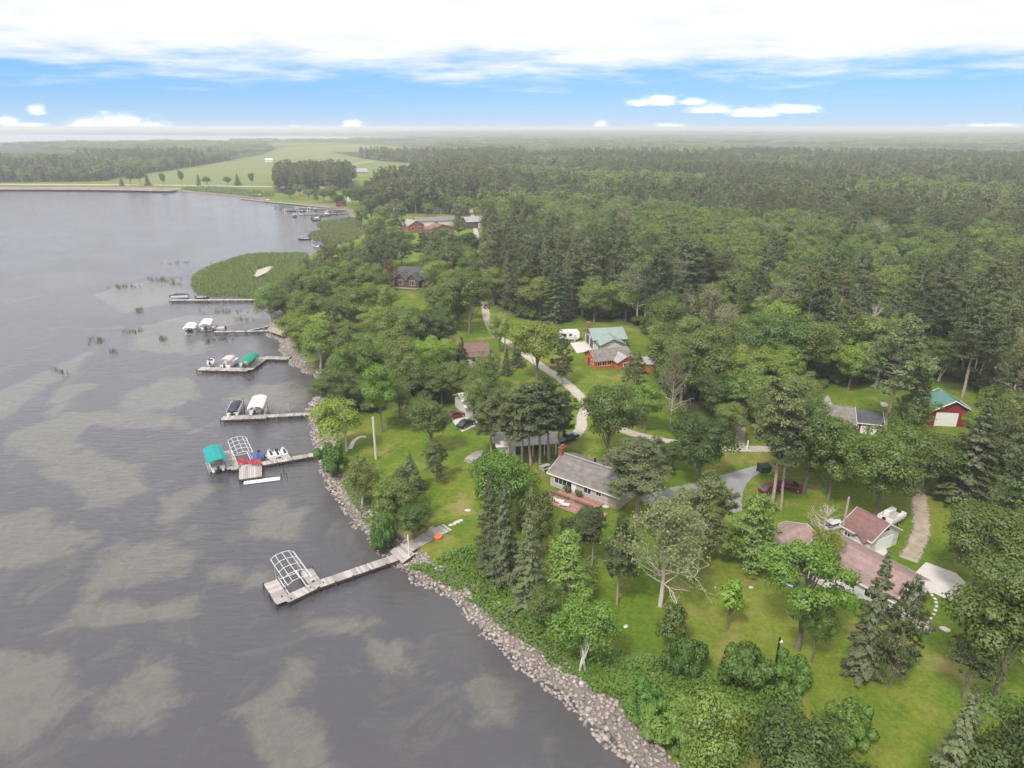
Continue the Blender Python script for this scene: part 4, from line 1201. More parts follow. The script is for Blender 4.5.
# ------------------------------------------------------------------ trees that stand out, with where they stand
HERO = [
 # by the nearest lawns and the bank (kind, foot x, foot y, top y, width px, label, tint, lean)
 ('spruce', 529, 610, 503, 44, 'slender grey green spruce at the front of the big clump above the stone bank', 'g', 0),
 ('spruce', 505, 586, 478, 50, 'broad spruce in the middle of the big clump above the stone bank', 'n', 0),
 ('spruce', 490, 568, 474, 40, 'spruce on the lake side of the big clump, beside the undergrowth', 'd', 0),
 ('oak', 508, 540, 452, 66, 'bright leafy tree rising at the back of the big spruce clump', 'v', 0),
 ('oak', 534, 568, 482, 46, 'dark leafy tree at the inland side of the big spruce clump', 'd', 0),
 ('oak', 578, 556, 512, 40, 'mid green leafy tree just below the brick coloured patio', 'n', 0),
 ('lpine', 566, 604, 532, 58, 'bushy bright green young pine beside the slender spruce', 'v', 0),
 ('birch', 583, 668, 594, 64, 'bright green birch with white stems at the foot of the lawn', 'v', 0),
 ('oak', 548, 634, 586, 44, 'low dark leafy tree between the bright birch and the stone bank', 'd', 0),
 ('pine', 617, 604, 518, 34, 'thin dark pine with a bare white stem left of the big dying tree', 'd', 0),
 ('pine', 592, 566, 508, 24, 'thin pine standing in front of the patio', 'd', 0),
 ('young', 667, 656, 606, 36, 'small round dark tree with a leaning white stem on the lawn', 'd', 0.12),
 ('dead', 660, 606, 508, 112, 'big dying tree, a wide fan of pale branches on the open lawn', 'n', 0),
 ('young', 727, 629, 580, 32, 'small bright green tree alone on the open lawn', 'v', 0),
 ('sparse', 797, 649, 533, 96, 'large leafy tree in front of the rose roofed house, trunk bare below', 'v', 0),
 ('oak', 811, 662, 598, 36, 'small dark tree under the large leafy tree by the rose roofed house', 'd', 0),
 ('spruce', 862, 676, 550, 48, 'grey green spruce standing before the middle of the rose roof', 'g', 0),
 ('wpine', 889, 688, 574, 42, 'dark pine standing before the right end of the rose roofed house', 'd', 0),
 ('bush', 684, 676, 634, 40, 'yellow green bush at the foot of the lawn below the small round tree', 'n', 0),
 ('bush', 740, 686, 640, 54, 'broad leafy bush at the foot of the lawn below the small bright tree', 'd', 0),
 ('bush', 786, 690, 655, 44, 'pale green bush beside the dark lamp post', 'n', 0),
 ('oak', 992, 704, 574, 98, 'very large leafy tree in the lower right corner of the place', 'n', 0),
 ('wpine', 962, 700, 604, 54, 'dark pine tree on the lake side of the very large leafy tree', 'd', 0),
 ('oak', 970, 598, 511, 86, 'spreading leafy tree beside the pale concrete driveway', 'n', 0),
 ('oak', 876, 515, 428, 74, 'dark spreading tree right behind the white garage', 'd', 0),
 ('oak', 924, 492, 430, 70, 'dark tree arching over the dirt track', 'd', 0),
 ('spruce', 961, 502, 396, 66, 'great dark spruce on the lawn right of the dirt track', 'd', 0),
 ('pine', 1012, 567, 430, 62, 'tall pine with a bare trunk at the end of the driveway on the right edge', 'g', 0),
 ('wpine', 1003, 505, 398, 56, 'bushy pine behind the great dark spruce', 'n', 0),
 ('oak', 828, 500, 424, 60, 'dark leafy tree left of the one arching over the dirt track', 'd', 0),
 ('pine', 772, 506, 384, 58, 'tall pine with an orange trunk beside the parked vehicles', 'n', 0),
 ('pine', 781, 508, 412, 44, 'second pine by the parked vehicles, shorter than the orange trunked one', 'd', 0),
 ('oak', 803, 494, 404, 62, 'leafy tree behind the parked vehicles', 'n', 0),
 ('lpine', 748, 568, 494, 66, 'bushy green pine at the end of the grey asphalt driveway', 'v', 0),
 ('wpine', 703, 553, 474, 62, 'round dark pine in front of the grey asphalt driveway', 'd', 0),
 ('oak', 698, 486, 420, 58, 'light leafy tree between the gravel road and the asphalt driveway', 'n', 0),
 ('pine', 637, 517, 440, 64, 'tall pine with bare trunk at the right end of the grey brown ranch house', 'n', 0),
 ('wpine', 655, 478, 436, 30, 'small pine behind the right end of the ranch house', 'n', 0),
 ('oak', 607, 462, 375, 60, 'large dark tree behind the ranch house roof', 'd', 0),
 ('pine', 522, 464, 386, 42, 'first pine of the tall pine group left of the black pickup', 'd', 0),
 ('pine', 531, 465, 382, 46, 'second pine of the tall pine group, above the white carport', 'd', 0),
 ('pine', 540, 463, 380, 46, 'third pine of the tall pine group, at its middle', 'd', 0),
 ('pine', 549, 461, 384, 46, 'fourth pine of the tall pine group, next to the black pickup', 'd', 0),
 ('pine', 560, 454, 392, 38, 'last pine of the tall pine group, behind the black pickup', 'd', 0),
 ('pine', 508, 460, 392, 44, 'pine at the lake end of the tall pine group', 'd', 0),
 ('pine', 492, 456, 402, 38, 'lowest pine of the tall pine group, nearest the lake', 'd', 0),
 ('oak', 432, 454, 399, 42, 'round dark tree alone in the middle of the lake lawn', 'd', 0),
 ('wpine', 437, 482, 440, 28, 'small dark pine on the lake lawn below the round tree', 'd', 0),
 ('spruce', 411, 492, 452, 30, 'pointed small spruce on the lake lawn', 'd', 0),
 ('oak', 396, 528, 475, 46, 'dark leafy tree on the bank above the boardwalk', 'd', 0),
 ('lpine', 404, 512, 468, 34, 'dark young pine behind the bank above the boardwalk', 'd', 0),
 ('oak', 414, 540, 502, 38, 'low dark tree next to the boardwalk on the bank', 'd', 0),
 ('bush', 384, 545, 518, 26, 'low green bush at the lake edge above the boardwalk', 'n', 0),
 ('birch', 362, 505, 458, 38, 'birch with a pale leaning stem on the stone bank', 'n', 0.1),
 ('birch', 342, 452, 397, 52, 'large bushy birch hanging over the lake by the dock with red chairs', 'b', 0.06),
 ('bush', 334, 472, 440, 34, 'rounded bush on the bank at the foot of the dock with red chairs', 'n', 0),
 ('oak', 382, 432, 366, 40, 'bright green tree above the pole on the lake lawn', 'v', 0),
 ('oak', 364, 398, 336, 46, 'leafy tree above the stony cove', 'b', 0), ('oak', 394, 390, 333, 46, 'leafy tree inland of the stony cove', 'n', 0),
 ('oak', 420, 402, 360, 44, 'dark leafy tree above the round tree of the lake lawn', 'd', 0), ('oak', 432, 386, 330, 36, 'upright leafy tree left of the brown roofed house', 'v', 0),
 ('oak', 442, 404, 368, 40, 'dark tree below the brown roofed house', 'd', 0), ('oak', 404, 396, 352, 38, 'leafy tree in the thicket above the lake lawn', 'n', 0),
 ('birch', 345, 388, 352, 34, 'pale stemmed birch above the stony cove', 'n', 0), ('oak', 331, 418, 374, 38, 'leafy tree on the bank between two docks', 'd', 0),
 ('birch', 321, 367, 321, 42, 'birch with forked white stem beside the stony cove', 'b', 0.05), ('oak', 299, 350, 312, 40, 'bright tree at the lake edge behind the dock with the green canopy', 'b', 0),
 ('oak', 286, 322, 292, 36, 'leafy tree at the sandy landing', 'n', 0), ('birch', 271, 318, 284, 34, 'birch drooping over the water beside the sandy landing', 'g', 0),
 ('oak', 312, 324, 288, 36, 'leafy tree behind the sandy landing', 'd', 0), ('oak', 336, 332, 291, 46, 'broad tree in the lakeside thicket above the cove', 'n', 0),
 ('oak', 362, 336, 288, 44, 'dark tree of the lakeside thicket, below the slate roofed house', 'd', 0), ('oak', 381, 328, 284, 36, 'leafy tree below the slate roofed house', 'b', 0),
 ('oak', 400, 342, 304, 44, 'dark tree between slate roofed and brown roofed houses', 'd', 0), ('oak', 421, 348, 306, 46, 'broad dark tree above the brown roofed house', 'd', 0),
 ('oak', 442, 352, 308, 34, 'leafy tree at the lake side of the brown roofed house', 'n', 0), ('oak', 452, 330, 298, 34, 'leafy tree behind the brown roofed house', 'n', 0),
 ('oak', 469, 334, 271, 48, 'tall dark tree beside the gravel road bend', 'd', 0), ('spruce', 506, 375, 346, 13, 'small dark blue spruce on the lawn by the gravel road', 'd', 0),
 ('spruce', 517, 366, 336, 18, 'dark spruce behind the small blue one by the gravel road', 'd', 0), ('oak', 537, 380, 314, 56, 'large yellow green tree beside the gravel road', 'b', 0),
 ('wpine', 562, 385, 334, 22, 'dark pine at the right side of the large yellow green tree', 'd', 0), ('oak', 482, 408, 372, 42, 'tree in front of the white house', 'n', 0),
 ('oak', 499, 418, 384, 36, 'dark tree at the right side of the white house', 'd', 0), ('oak', 474, 422, 378, 26, 'leafy tree at the parked cars by the white house', 'n', 0),
 ('wpine', 402, 266, 231, 27, 'dark pine left of the slate roofed house ridge', 'd', 0), ('wpine', 425, 266, 232, 25, 'dark pine behind the slate roofed house', 'd', 0),
 ('rust', 390, 287, 260, 18, 'rusty brown tree beside the slate roofed house', 'n', 0), ('oak', 436, 300, 262, 30, 'leafy tree at the right of the slate roofed house', 'b', 0),
 ('oak', 370, 305, 268, 32, 'leafy tree lake side of the slate roofed house', 'g', 0), ('dead', 308, 292, 258, 26, 'pale half bare tree beside the reed bed', 'n', 0),
 ('pine', 683, 316, 238, 40, 'tall pine with a long pale trunk above the forest edge', 'g', 0), ('pine', 693, 314, 242, 38, 'twin of the long trunked pine, slightly right of it', 'n', 0),
 ('barebranch', 692, 322, 292, 28, 'leafless leaning tree below the long trunked pines', 'n', 0.15), ('dead', 722, 358, 308, 38, 'half dead tree with pinkish branches in the forest edge', 'y', 0),
 ('barebranch', 868, 350, 303, 38, 'leafless pale tree standing out of the forest above the red cottage', 'n', 0), ('pine', 884, 433, 316, 52, 'very tall pine with a pale trunk right of the red cottage', 'g', 0),
 ('oak', 848, 390, 340, 36, 'bright rounded tree behind the red cottage', 'b', 0), ('lpine', 907, 434, 362, 42, 'bushy green pine between the red cottage and the red barn', 'v', 0),
 ('pine', 962, 398, 298, 46, 'tall pine with a straight trunk behind the red barn', 'd', 0), ('pine', 982, 366, 292, 40, 'tall pine in the forest behind the red barn', 'n', 0),
 ('dead', 1010, 408, 338, 46, 'pinkish half bare tree on the right edge by the red barn', 'y', 0), ('pine', 925, 365, 292, 42, 'tall pine in the forest between cottage and barn', 'd', 0),
 ('oak', 745, 422, 370, 52, 'leafy tree at the end of the dirt lane', 'n', 0), ('oak', 715, 418, 372, 46, 'dark leafy tree above the gravel road', 'd', 0),
 ('dead', 670, 428, 352, 34, 'thin half bare tree above the gravel road', 'n', 0), ('oak', 645, 432, 384, 36, 'bright leafy tree above the gravel road, behind the ranch house', 'v', 0),
 ('wpine', 634, 394, 352, 30, 'dark pine in front of the orange cabin', 'd', 0), ('oak', 704, 388, 328, 52, 'broad tree in the forest edge right of the orange cabin', 'n', 0),
 ('oak', 738, 384, 334, 44, 'leafy tree of the forest edge behind the dirt lane', 'd', 0), ('oak', 764, 404, 350, 46, 'leafy tree between the dirt lane and the red cottage', 'b', 0),
 ('oak', 794, 420, 372, 46, 'leafy tree left of the red cottage', 'n', 0), ('oak', 800, 442, 384, 36, 'dark tree in front of the red cottage', 'd', 0),
 ('oak', 662, 336, 286, 40, 'rounded tree at the forest edge right of the green roof', 'n', 0), ('oak', 836, 456, 420, 36, 'leafy tree below the red cottage', 'n', 0),
 ('oak', 893, 466, 440, 36, 'low leafy tree at the side of the dirt track below the red cottage', 'n', 0), ('oak', 1008, 450, 384, 46, 'leafy tree on the right edge below the red barn', 'n', 0),
 ('oak', 978, 452, 408, 42, 'leafy tree at the right side of the red barn', 'v', 0), ('oak', 778, 398, 344, 40, 'leafy forest tree left of the bright rounded one', 'v', 0),
 ('barebranch', 822, 540, 505, 46, 'leafless pale tree beside the white car', 'n', 0), ('oak', 822, 580, 528, 30, 'leafy sapling against the leafless tree by the rose roof', 'b', 0),
 ('oak', 540, 318, 272, 40, 'rounded forest tree behind the large yellow green tree', 'n', 0), ('oak', 594, 322, 282, 36, 'rounded tree behind the green roof', 'g', 0),
 *[('oak' if i % 3 else 'spruce', x, 185.6, 185.6 - h, w, 'small dark tree standing along the far causeway road', 'd', 0) for i, (x, h, w) in enumerate([(122, 8, 7), (131, 15, 10), (141, 17, 11), (148, 12, 8), (164, 13, 6), (182, 15, 6), (199, 12, 6), (207, 9, 9), (228, 10, 8), (238, 12, 9), (252, 14, 6)])],
 ('oak', 628, 428, 386, 34, 'leafy tree on the lawn between the orange cabin and the gravel road', 'n', 0),
 ('oak', 500, 352, 316, 26, 'leafy tree beside the utility pole at the road bend', 'b', 0), ('oak', 494, 306, 268, 30, 'leafy tree overhanging the gravel road above its bend', 'n', 0),
 ('oak', 470, 292, 254, 32, 'dark tree on the lake side of the gravel road above its bend', 'd', 0), ('oak', 491, 276, 242, 28, 'leafy tree overhanging the far stretch of the gravel road', 'n', 0),
 ('oak', 472, 262, 232, 24, 'tree on the lake side of the far stretch of the gravel road', 'n', 0), ('oak', 486, 392, 352, 30, 'leafy tree right of the brown roofed house', 'g', 0),
 ('spruce', 462, 372, 336, 20, 'dark spruce at the corner of the brown roofed house', 'd', 0), ('oak', 456, 398, 360, 36, 'leafy tree in front of the brown roofed house', 'n', 0),
 ('oak', 672, 470, 440, 30, 'leafy tree right behind the ranch house end', 'n', 0), ('oak', 684, 452, 412, 34, 'leafy tree beside the gravel road left of the dirt lane', 'd', 0),
 ('oak', 728, 442, 398, 36, 'leafy tree at the left side of the dirt lane', 'n', 0), ('oak', 762, 440, 392, 40, 'leafy tree at the right side of the dirt lane', 'd', 0),
 ('oak', 786, 462, 408, 44, 'leafy tree above the maroon car', 'n', 0), ('oak', 812, 470, 420, 44, 'tree between the parked cars and the red cottage', 'd', 0),
 ('oak', 852, 478, 434, 44, 'leafy tree in the row below the red cottage', 'n', 0), ('oak', 946, 478, 436, 48, 'leafy tree between the dirt track and the great dark spruce', 'n', 0),
 ('wpine', 985, 474, 404, 46, 'dark pine behind the great dark spruce, toward the barn', 'd', 0), ('oak', 348, 362, 322, 40, 'leafy tree behind the forked birch of the stony cove', 'd', 0),
 ('oak', 352, 410, 372, 36, 'leafy tree between the stony cove and the lake lawn', 'n', 0), ('oak', 372, 372, 334, 40, 'leafy tree in the middle of the lakeside thicket', 'g', 0),
 ('oak', 410, 372, 334, 40, 'dark leafy tree in the middle of the lakeside thicket', 'd', 0), ('oak', 330, 350, 312, 36, 'bright leafy tree right behind the sandy landing', 'b', 0),
 ('oak', 418, 424, 396, 26, 'small leafy tree at the top of the lake lawn', 'n', 0), ('oak', 400, 418, 378, 30, 'leafy tree at the upper edge of the lake lawn', 'd', 0),
 *[(k, x, y, y - h, w, 'small tree between the tiny houses of the far marina', 'n', 0) for k, x, y, h, w in [('oak', 300, 196, 12, 12), ('oak', 309, 199, 11, 13), ('spruce', 316, 200, 15, 8), ('oak', 324, 202, 13, 14), ('oak', 331, 203, 15, 13), ('oak', 338, 206, 12, 12), ('oak', 352, 206, 18, 15), ('oak', 290, 198, 9, 12), ('oak', 346, 199, 12, 10), ('oak', 361, 208, 24, 16), ('oak', 366, 214, 26, 18), ('oak', 334, 196, 12, 10), ('oak', 372, 224, 28, 20), ('oak', 384, 232, 28, 20), ('oak', 362, 226, 22, 16)]],
 *[('oak' if i % 4 else 'wpine', x, y, y - h, w, 'leafy tree close around the far red houses', 'n', 0) for i, (x, y, h, w) in enumerate([(396, 238, 26, 20), (410, 246, 14, 14), (430, 245, 11, 14), (447, 243, 11, 14), (459, 238, 22, 16), (402, 222, 18, 12), (428, 217, 14, 14), (460, 226, 22, 16), (492, 236, 28, 20), (490, 222, 24, 16), (446, 254, 26, 22), (396, 252, 26, 20), (452, 212, 22, 18), (436, 210, 20, 18), (412, 212, 22, 20)])],
 # nearest ground at the bottom
 ('bush', 642, 716, 684, 48, 'green bush on the bank at the very front', 'd', 0), ('bush', 668, 738, 700, 60, 'leafy bush at the very front, in the middle of the lawn edge', 'n', 0),
 ('birch', 706, 800, 696, 74, 'white stemmed birch at the very front of the lawn', 'n', 0), ('oak', 790, 838, 708, 110, 'large tree top at the very front, below the lamp post', 'n', 0),
 ('bush', 850, 742, 706, 52, 'bush at the very front beside the orange kayak', 'n', 0), ('spruce', 934, 830, 690, 76, 'spruce at the very front below the orange kayak', 'g', 0),
 ('oak', 1010, 850, 706, 110, 'large tree top at the very front in the right corner', 'd', 0), ('bush', 690, 760, 730, 44, 'low bush above the boulders at the very front', 'n', 0),
]
NBUSH = sum(1 for h in HERO if h[0] == 'bush')


def build_heroes():
    for k, bx, by, ty, w, lb, tn, ln in HERO:
        tree_px(k, bx, by, ty, w, lb, tn, 'trees along the causeway' if 'far causeway' in lb else 'trees around the far red houses' if 'far red houses' in lb else 'trees of the far marina' if 'far marina' in lb else None, ln)


# ------------------------------------------------------------------ docks, lifts, boats
def dock(label, pieces, posts_every=2.6, z=0.75, group='docks along the shore', deckmat='wood'):
    """pieces: (pixel start, pixel end, width). One thing: deck and posts."""
    p0 = at(*pieces[0][0], z)
    r = thing('dock', label, 'dock', (p0.x, p0.y, 0), 0, group)
    deck = MB(); rail = MB(); pm = MB(); pm.tube([(0, 0, -2.0), (0, 0, z + 0.22)], 0.095, 6)
    pmesh = None; np_ = 0
    for ii, (a, b, w) in enumerate(pieces):
        zz = z + 0.006 * ii
        A, B = at(*a, z) - p0, at(*b, z) - p0
        A.z = B.z = 0
        d = B - A; L = d.length; d.normalize(); n = Vector((-d.y, d.x, 0))
        k = max(1, int(L / 0.34)); st = L / k
        for i in range(k):
            s0, s1 = A + d * (i * st + 0.015), A + d * ((i + 1) * st - 0.015)
            q = [s0 + n * w / 2, s0 - n * w / 2, s1 - n * w / 2, s1 + n * w / 2]
            dz = random.uniform(-0.004, 0.004)
            deck.hexa([(v.x, v.y, zz - 0.05 + dz) for v in q], [(v.x, v.y, zz + dz) for v in q])
        for s in (-1, 1):
            q = [A + n * s * (w / 2 - 0.02), A + n * s * (w / 2 - 0.10), B + n * s * (w / 2 - 0.10), B + n * s * (w / 2 - 0.02)]
            rail.hexa([(v.x, v.y, zz - 0.38) for v in q], [(v.x, v.y, zz - 0.06) for v in q])
        m = max(1, int(L / posts_every))
        for i in range(m + 1):
            for s in (-1, 1):
                v = A + d * (L * i / m) + n * s * (w / 2 + 0.08)
                if gz(v.x + p0.x, v.y + p0.y) > z - 0.2 or np_ > 95: continue
                pmesh = pmesh or pm.mesh('post', MT['post'])
                inst('post', pmesh, r, (v.x, v.y, 0)); np_ += 1
    deck.build('deck', MT[deckmat], r)
    rail.build('beam', MT['post'], r)
    return r


def lift_parts(r, L, W, top, canopy, mtop, bare=False):
    """boat lift: four posts, cradle beams, canopy frame, canopy. x is along the boat."""
    fr = MB()
    for sx in (-1, 1):
        for sy in (-1, 1):
            x, y = sx * L * 0.30, sy * W / 2
            fr.tube([(x, y, -1.6), (x, y, top - 0.1)], 0.06, 6)
    for sy in (-1, 1):
        fr.tube([(-L * 0.30, sy * W / 2, 0.5), (L * 0.30, sy * W / 2, 0.5)], 0.06, 6)
        fr.tube([(-L / 2, sy * W / 2, top - 0.1), (L / 2, sy * W / 2, top - 0.1)], 0.05, 6)
    fr.build('frame', MT['alu'], r)
    cr = MB()
    for sx in (-1, 1):
        cr.tube([(sx * L * 0.28, -W / 2, 0.35), (sx * L * 0.28, W / 2, 0.35)], 0.07, 6)
    for sy in (-0.4, 0.4):
        cr.box(-L * 0.34, L * 0.34, sy * W - 0.08, sy * W + 0.08, 0.43, 0.53)
    cr.build('cradle', MT['alu'], r)
    prof = [(-W / 2 - 0.1, top - 0.35), (-W / 2 - 0.05, top + 0.02), (-W * 0.30, top + 0.42), (0, top + 0.52), (W * 0.30, top + 0.42), (W / 2 + 0.05, top + 0.02), (W / 2 + 0.1, top - 0.35)]
    if canopy:
        c = MB()
        xs = [-L / 2, -L * 0.44, L * 0.44, L / 2]
        rings = []
        for i, x in enumerate(xs):
            k = 0.93 if i in (0, 3) else 1.0
            dz = -0.14 if i in (0, 3) else 0
            o_ = [(x, y * k, z_ + dz) for y, z_ in prof]
            rings.append(o_ + [(x, y * k * 0.985, z_ + dz - 0.04) for y, z_ in prof[::-1]])
        c.loft(rings)
        c.build('canopy', MT[mtop], r, smooth=False)
    if bare:
        b = MB()
        n = 5
        for i in range(n):
            x = -L / 2 + L * i / (n - 1)
            b.tube([(x, y, z_) for y, z_ in prof[1:-1]], 0.032, 5)
        for y, z_ in prof[1:-1]:
            b.tube([(-L / 2, y, z_), (L / 2, y, z_)], 0.032, 5)
        b.build('canopy_frame', MT['white'], r)


def boat_lift(label, px, ang, L=7.0, W=3.1, top=2.9, mtop='teal', canopy=True, zpx=2.9):
    p = at(*px, zpx)
    r = thing('boat_lift', label, 'boat lift', (p.x, p.y, 0), ang, 'boat lifts at the docks')
    lift_parts(r, L, W, top, canopy, mtop, bare=not canopy)
    return p


def pontoon(label, loc, ang, top=None, L=6.8, W=2.5, cover=None, fence='whitegel', group='pontoon boats'):
    r = thing('pontoon_boat', label, 'boat', loc, ang, group)
    for s in (-1, 1):
        t = MB(); y = s * W * 0.34
        t.tube([(-L / 2, y, 0.05), (L * 0.36, y, 0.05), (L * 0.46, y, 0.16), (L / 2, y, 0.30)], [0.30, 0.30, 0.2, 0.04], 10)
        t.build('pontoon', MT['alu'], r, True)
    d = MB(); d.box(-L * 0.48, L * 0.46, -W / 2, W / 2, 0.36, 0.44); d.build('deck', MT['vinyl'], r)
    f = MB(); a, b = L * 0.45, W / 2 - 0.04
    for s in (-1, 1):
        f.box(-a, a, s * b - 0.03, s * b + 0.03, 0.444, 1.02)
    f.box(a - 0.06, a, -b + 0.035, -0.4, 0.444, 1.02); f.box(a - 0.06, a, 0.4, b - 0.035, 0.444, 1.02); f.box(-a, -a + 0.06, -b + 0.035, b - 0.035, 0.444, 0.9)
    f.build('fence', MT[fence], r)
    if cover:
        c = MB()
        c.loft([[(-a - .1, -b - .06, .8), (-a - .1, b + .06, .8), (-a - .1, b * .5, 1.1), (-a - .1, -b * .5, 1.1)], [(-a * .3, -b - .06, .85), (-a * .3, b + .06, .85), (-a * .3, b * .4, 1.62), (-a * .3, -b * .4, 1.62)],
                [(a * .4, -b - .06, .85), (a * .4, b + .06, .85), (a * .4, b * .4, 1.42), (a * .4, -b * .4, 1.42)], [(a + .1, -b - .06, .8), (a + .1, b + .06, .8), (a + .1, b * .5, 1.12), (a + .1, -b * .5, 1.12)]])
        c.build('cover', MT[cover], r)
    else:
        for x0, x1, y0, y1 in ((-a + .12, -a + .75, -b + .1, b - .1), (a - 1.7, a - .15, -b + .06, -b + .66), (a - 1.7, a - .15, b - .66, b - .06)):
            s = MB(); s.box(x0, x1, y0, y1, .444, .8); s.build('seat', MT['cream'], r, bevel=0.05)
        s = MB(); s.box(-0.5, 0.2, b - 0.85, b - 0.1, .444, 1.25); s.build('console', MT['whitegel'], r, bevel=0.05)
    m = MB(); m.box(-L * 0.5 - 0.35, -L * 0.5 + 0.05, -0.22, 0.22, 0.3, 1.15); m.box(-L * 0.5 - 0.25, -L * 0.5 - 0.1, -0.06, 0.06, -0.4, 0.3); m.build('motor', MT['black'], r, bevel=0.04)
    if top:
        p = MB()
        for x in (-L * 0.30, L * 0.14):
            for s in (-1, 1):
                p.tube([(x * 0.6, s * b, 0.9), (x, s * b * 0.97, 2.25)], 0.025, 5)
        p.build('bimini_frame', MT['alu'], r)
        c = MB(); x0, x1 = -L * 0.33, L * 0.18
        pr = [(-b, 2.18), (-b * .6, 2.36), (0, 2.42), (b * .6, 2.36), (b, 2.18)]
        c.loft([[(x, y, z) for y, z in pr] + [(x, y, z - .05) for y, z in pr[::-1]] for x in (x0, x1)])
        c.build('bimini', MT[top], r)
    return r


def jetski(label, loc, ang, col='bluecover'):
    r = thing('jet_ski', label, 'jet ski', loc, ang, 'jet skis on the dock with red chairs')
    h = MB()
    h.loft([[(x, -w, .5), (x, -w * .7, z0), (x, w * .7, z0), (x, w, .5), (x, w * .6, z1), (x, -w * .6, z1)] for x, w, z0, z1 in ((-1.5, .5, .2, .6), (-.5, .6, .1, .62), (.5, .58, .1, .75), (1.2, .38, .25, .8), (1.65, .06, .5, .7))])
    h.build('hull', MT['whitegel'], r, bevel=0.03)
    s = MB(); s.loft([[(x, -.2, .55), (x, .2, .55), (x, .17, z), (x, -.17, z)] for x, z in ((-1.3, .8), (-.9, 1.0), (0, .95), (.3, .85))]); s.build('seat', MT['black'], r)
    c = MB(); c.loft([[(x, -w, .6), (x, w, .6), (x, w * .6, z), (x, -w * .6, z)] for x, w, z in ((.2, .36, 1.02), (.7, .38, 1.08), (1.35, .2, .85))]); c.build('hood', MT[col], r)
    b = MB(); b.tube([(.3, -.42, 1.15), (.42, 0, 1.1), (.3, .42, 1.15)], .035, 5); b.build('handlebar', MT['black'], r)


def chair(label, loc, ang):
    r = thing('deck_chair', label, 'chair', loc, ang, 'red chairs on the dock')
    s = MB(); s.hexa([(-.28, -.3, .30), (.28, -.3, .38), (.28, .3, .38), (-.28, .3, .30)], [(-.28, -.3, .34), (.28, -.3, .42), (.28, .3, .42), (-.28, .3, .34)]); s.build('seat', MT['redplastic'], r)
    b = MB()
    for i in range(5):
        y = -.28 + .14 * i - .0
        hgt = 1.0 - abs(i - 2) * .06
        b.hexa([(-.30, y - .06, .3), (-.26, y - .06, .3), (-.26, y + .06, .3), (-.30, y + .06, .3)], [(-.62, y - .06, hgt), (-.58, y - .06, hgt), (-.58, y + .06, hgt), (-.62, y + .06, hgt)])
    b.build('backrest', MT['redplastic'], r)
    for sy in (-1, 1):
        a = MB(); a.box(-.42, .36, sy * .38 - .07, sy * .38 + .07, .56, .6); a.build('armrest', MT['redplastic'], r)
        for x in (.3, -.36):
            l = MB(); l.box(x - .04, x + .04, sy * .36 - .03, sy * .36 + .03, 0, .555); l.build('leg', MT['redplastic'], r)


def small_boat(label, loc, ang, L=5.2, hull='whitegel', cover=None, group=None, top=None):
    r = thing('motor_boat', label, 'boat', loc, ang, group)
    h = MB(); W = L * .2
    secs = [(-.5, .92, .0), (-.1, 1.0, .0), (.25, .85, .02), (.42, .4, .12), (.5, .04, .35)]
    h.loft([[(x * L, -w * W, .62 + .1 * max(x, 0)), (x * L, -w * W * .75, -.05 + z), (x * L, 0, -.2 + z), (x * L, w * W * .75, -.05 + z), (x * L, w * W, .62 + .1 * max(x, 0))] for x, w, z in secs])
    h.build('hull', MT[hull], r)
    if cover:
        c = MB(); c.loft([[(x * L, -w * W * 1.03, .63), (x * L, 0, .63 + k), (x * L, w * W * 1.03, .63)] for (x, w, z), k in zip(secs, (.2, .6, .55, .3, .05))]); c.build('cover', MT[cover], r)
    else:
        c = MB(); c.loft([[(x * L, -w * W * .8, .64), (x * L, w * W * .8, .64), (x * L, w * W * .75, .645), (x * L, -w * W * .75, .645)] for x, w, z in secs[:3]]); c.build('cockpit', MT['vinyl'], r)
        w_ = MB(); w_.hexa([(L * .1, -W * .75, .65), (L * .13, -W * .75, .65), (L * .13, W * .75, .65), (L * .1, W * .75, .65)], [(L * .04, -W * .6, 1.1), (L * .06, -W * .6, 1.1), (L * .06, W * .6, 1.1), (L * .04, W * .6, 1.1)]); w_.build('windscreen', MT['glass'], r)
    m = MB(); m.box(-L * .5 - .45, -L * .5 - .02, -.2, .2, .35, 1.15); m.box(-L * .5 - .35, -L * .5 - .15, -.06, .06, -.4, .35); m.build('motor', MT['black'], r, bevel=.04)
    if top:
        p = MB()
        for x in (-.22, .1):
            for s in (-1, 1): p.tube([(x * L, s * W * .8, .6), (x * L, s * W * .8, 1.95)], .025, 5)
        p.build('bimini_frame', MT['alu'], r)
        c = MB(); pr = [(-W * .95, 1.9), (0, 2.1), (W * .95, 1.9)]
        c.loft([[(x * L, y, z) for y, z in pr] + [(x * L, y, z - .05) for y, z in pr[::-1]] for x in (-.28, .16)]); c.build('bimini', MT[top], r)
    return r


def ang_px(a, b, z=0.75):
    d = at(*b, z) - at(*a, z)
    return math.atan2(d.y, d.x)


def post_thing(name, label, cat, p, h, rad, m, group=None):
    r = thing(name, label, cat, p, 0, group)
    b = MB(); b.tube([(0, 0, -.3), (0, 0, h)], [rad * 1.15, rad * 0.85], 8); b.build('pole', MT[m], r)
    return r


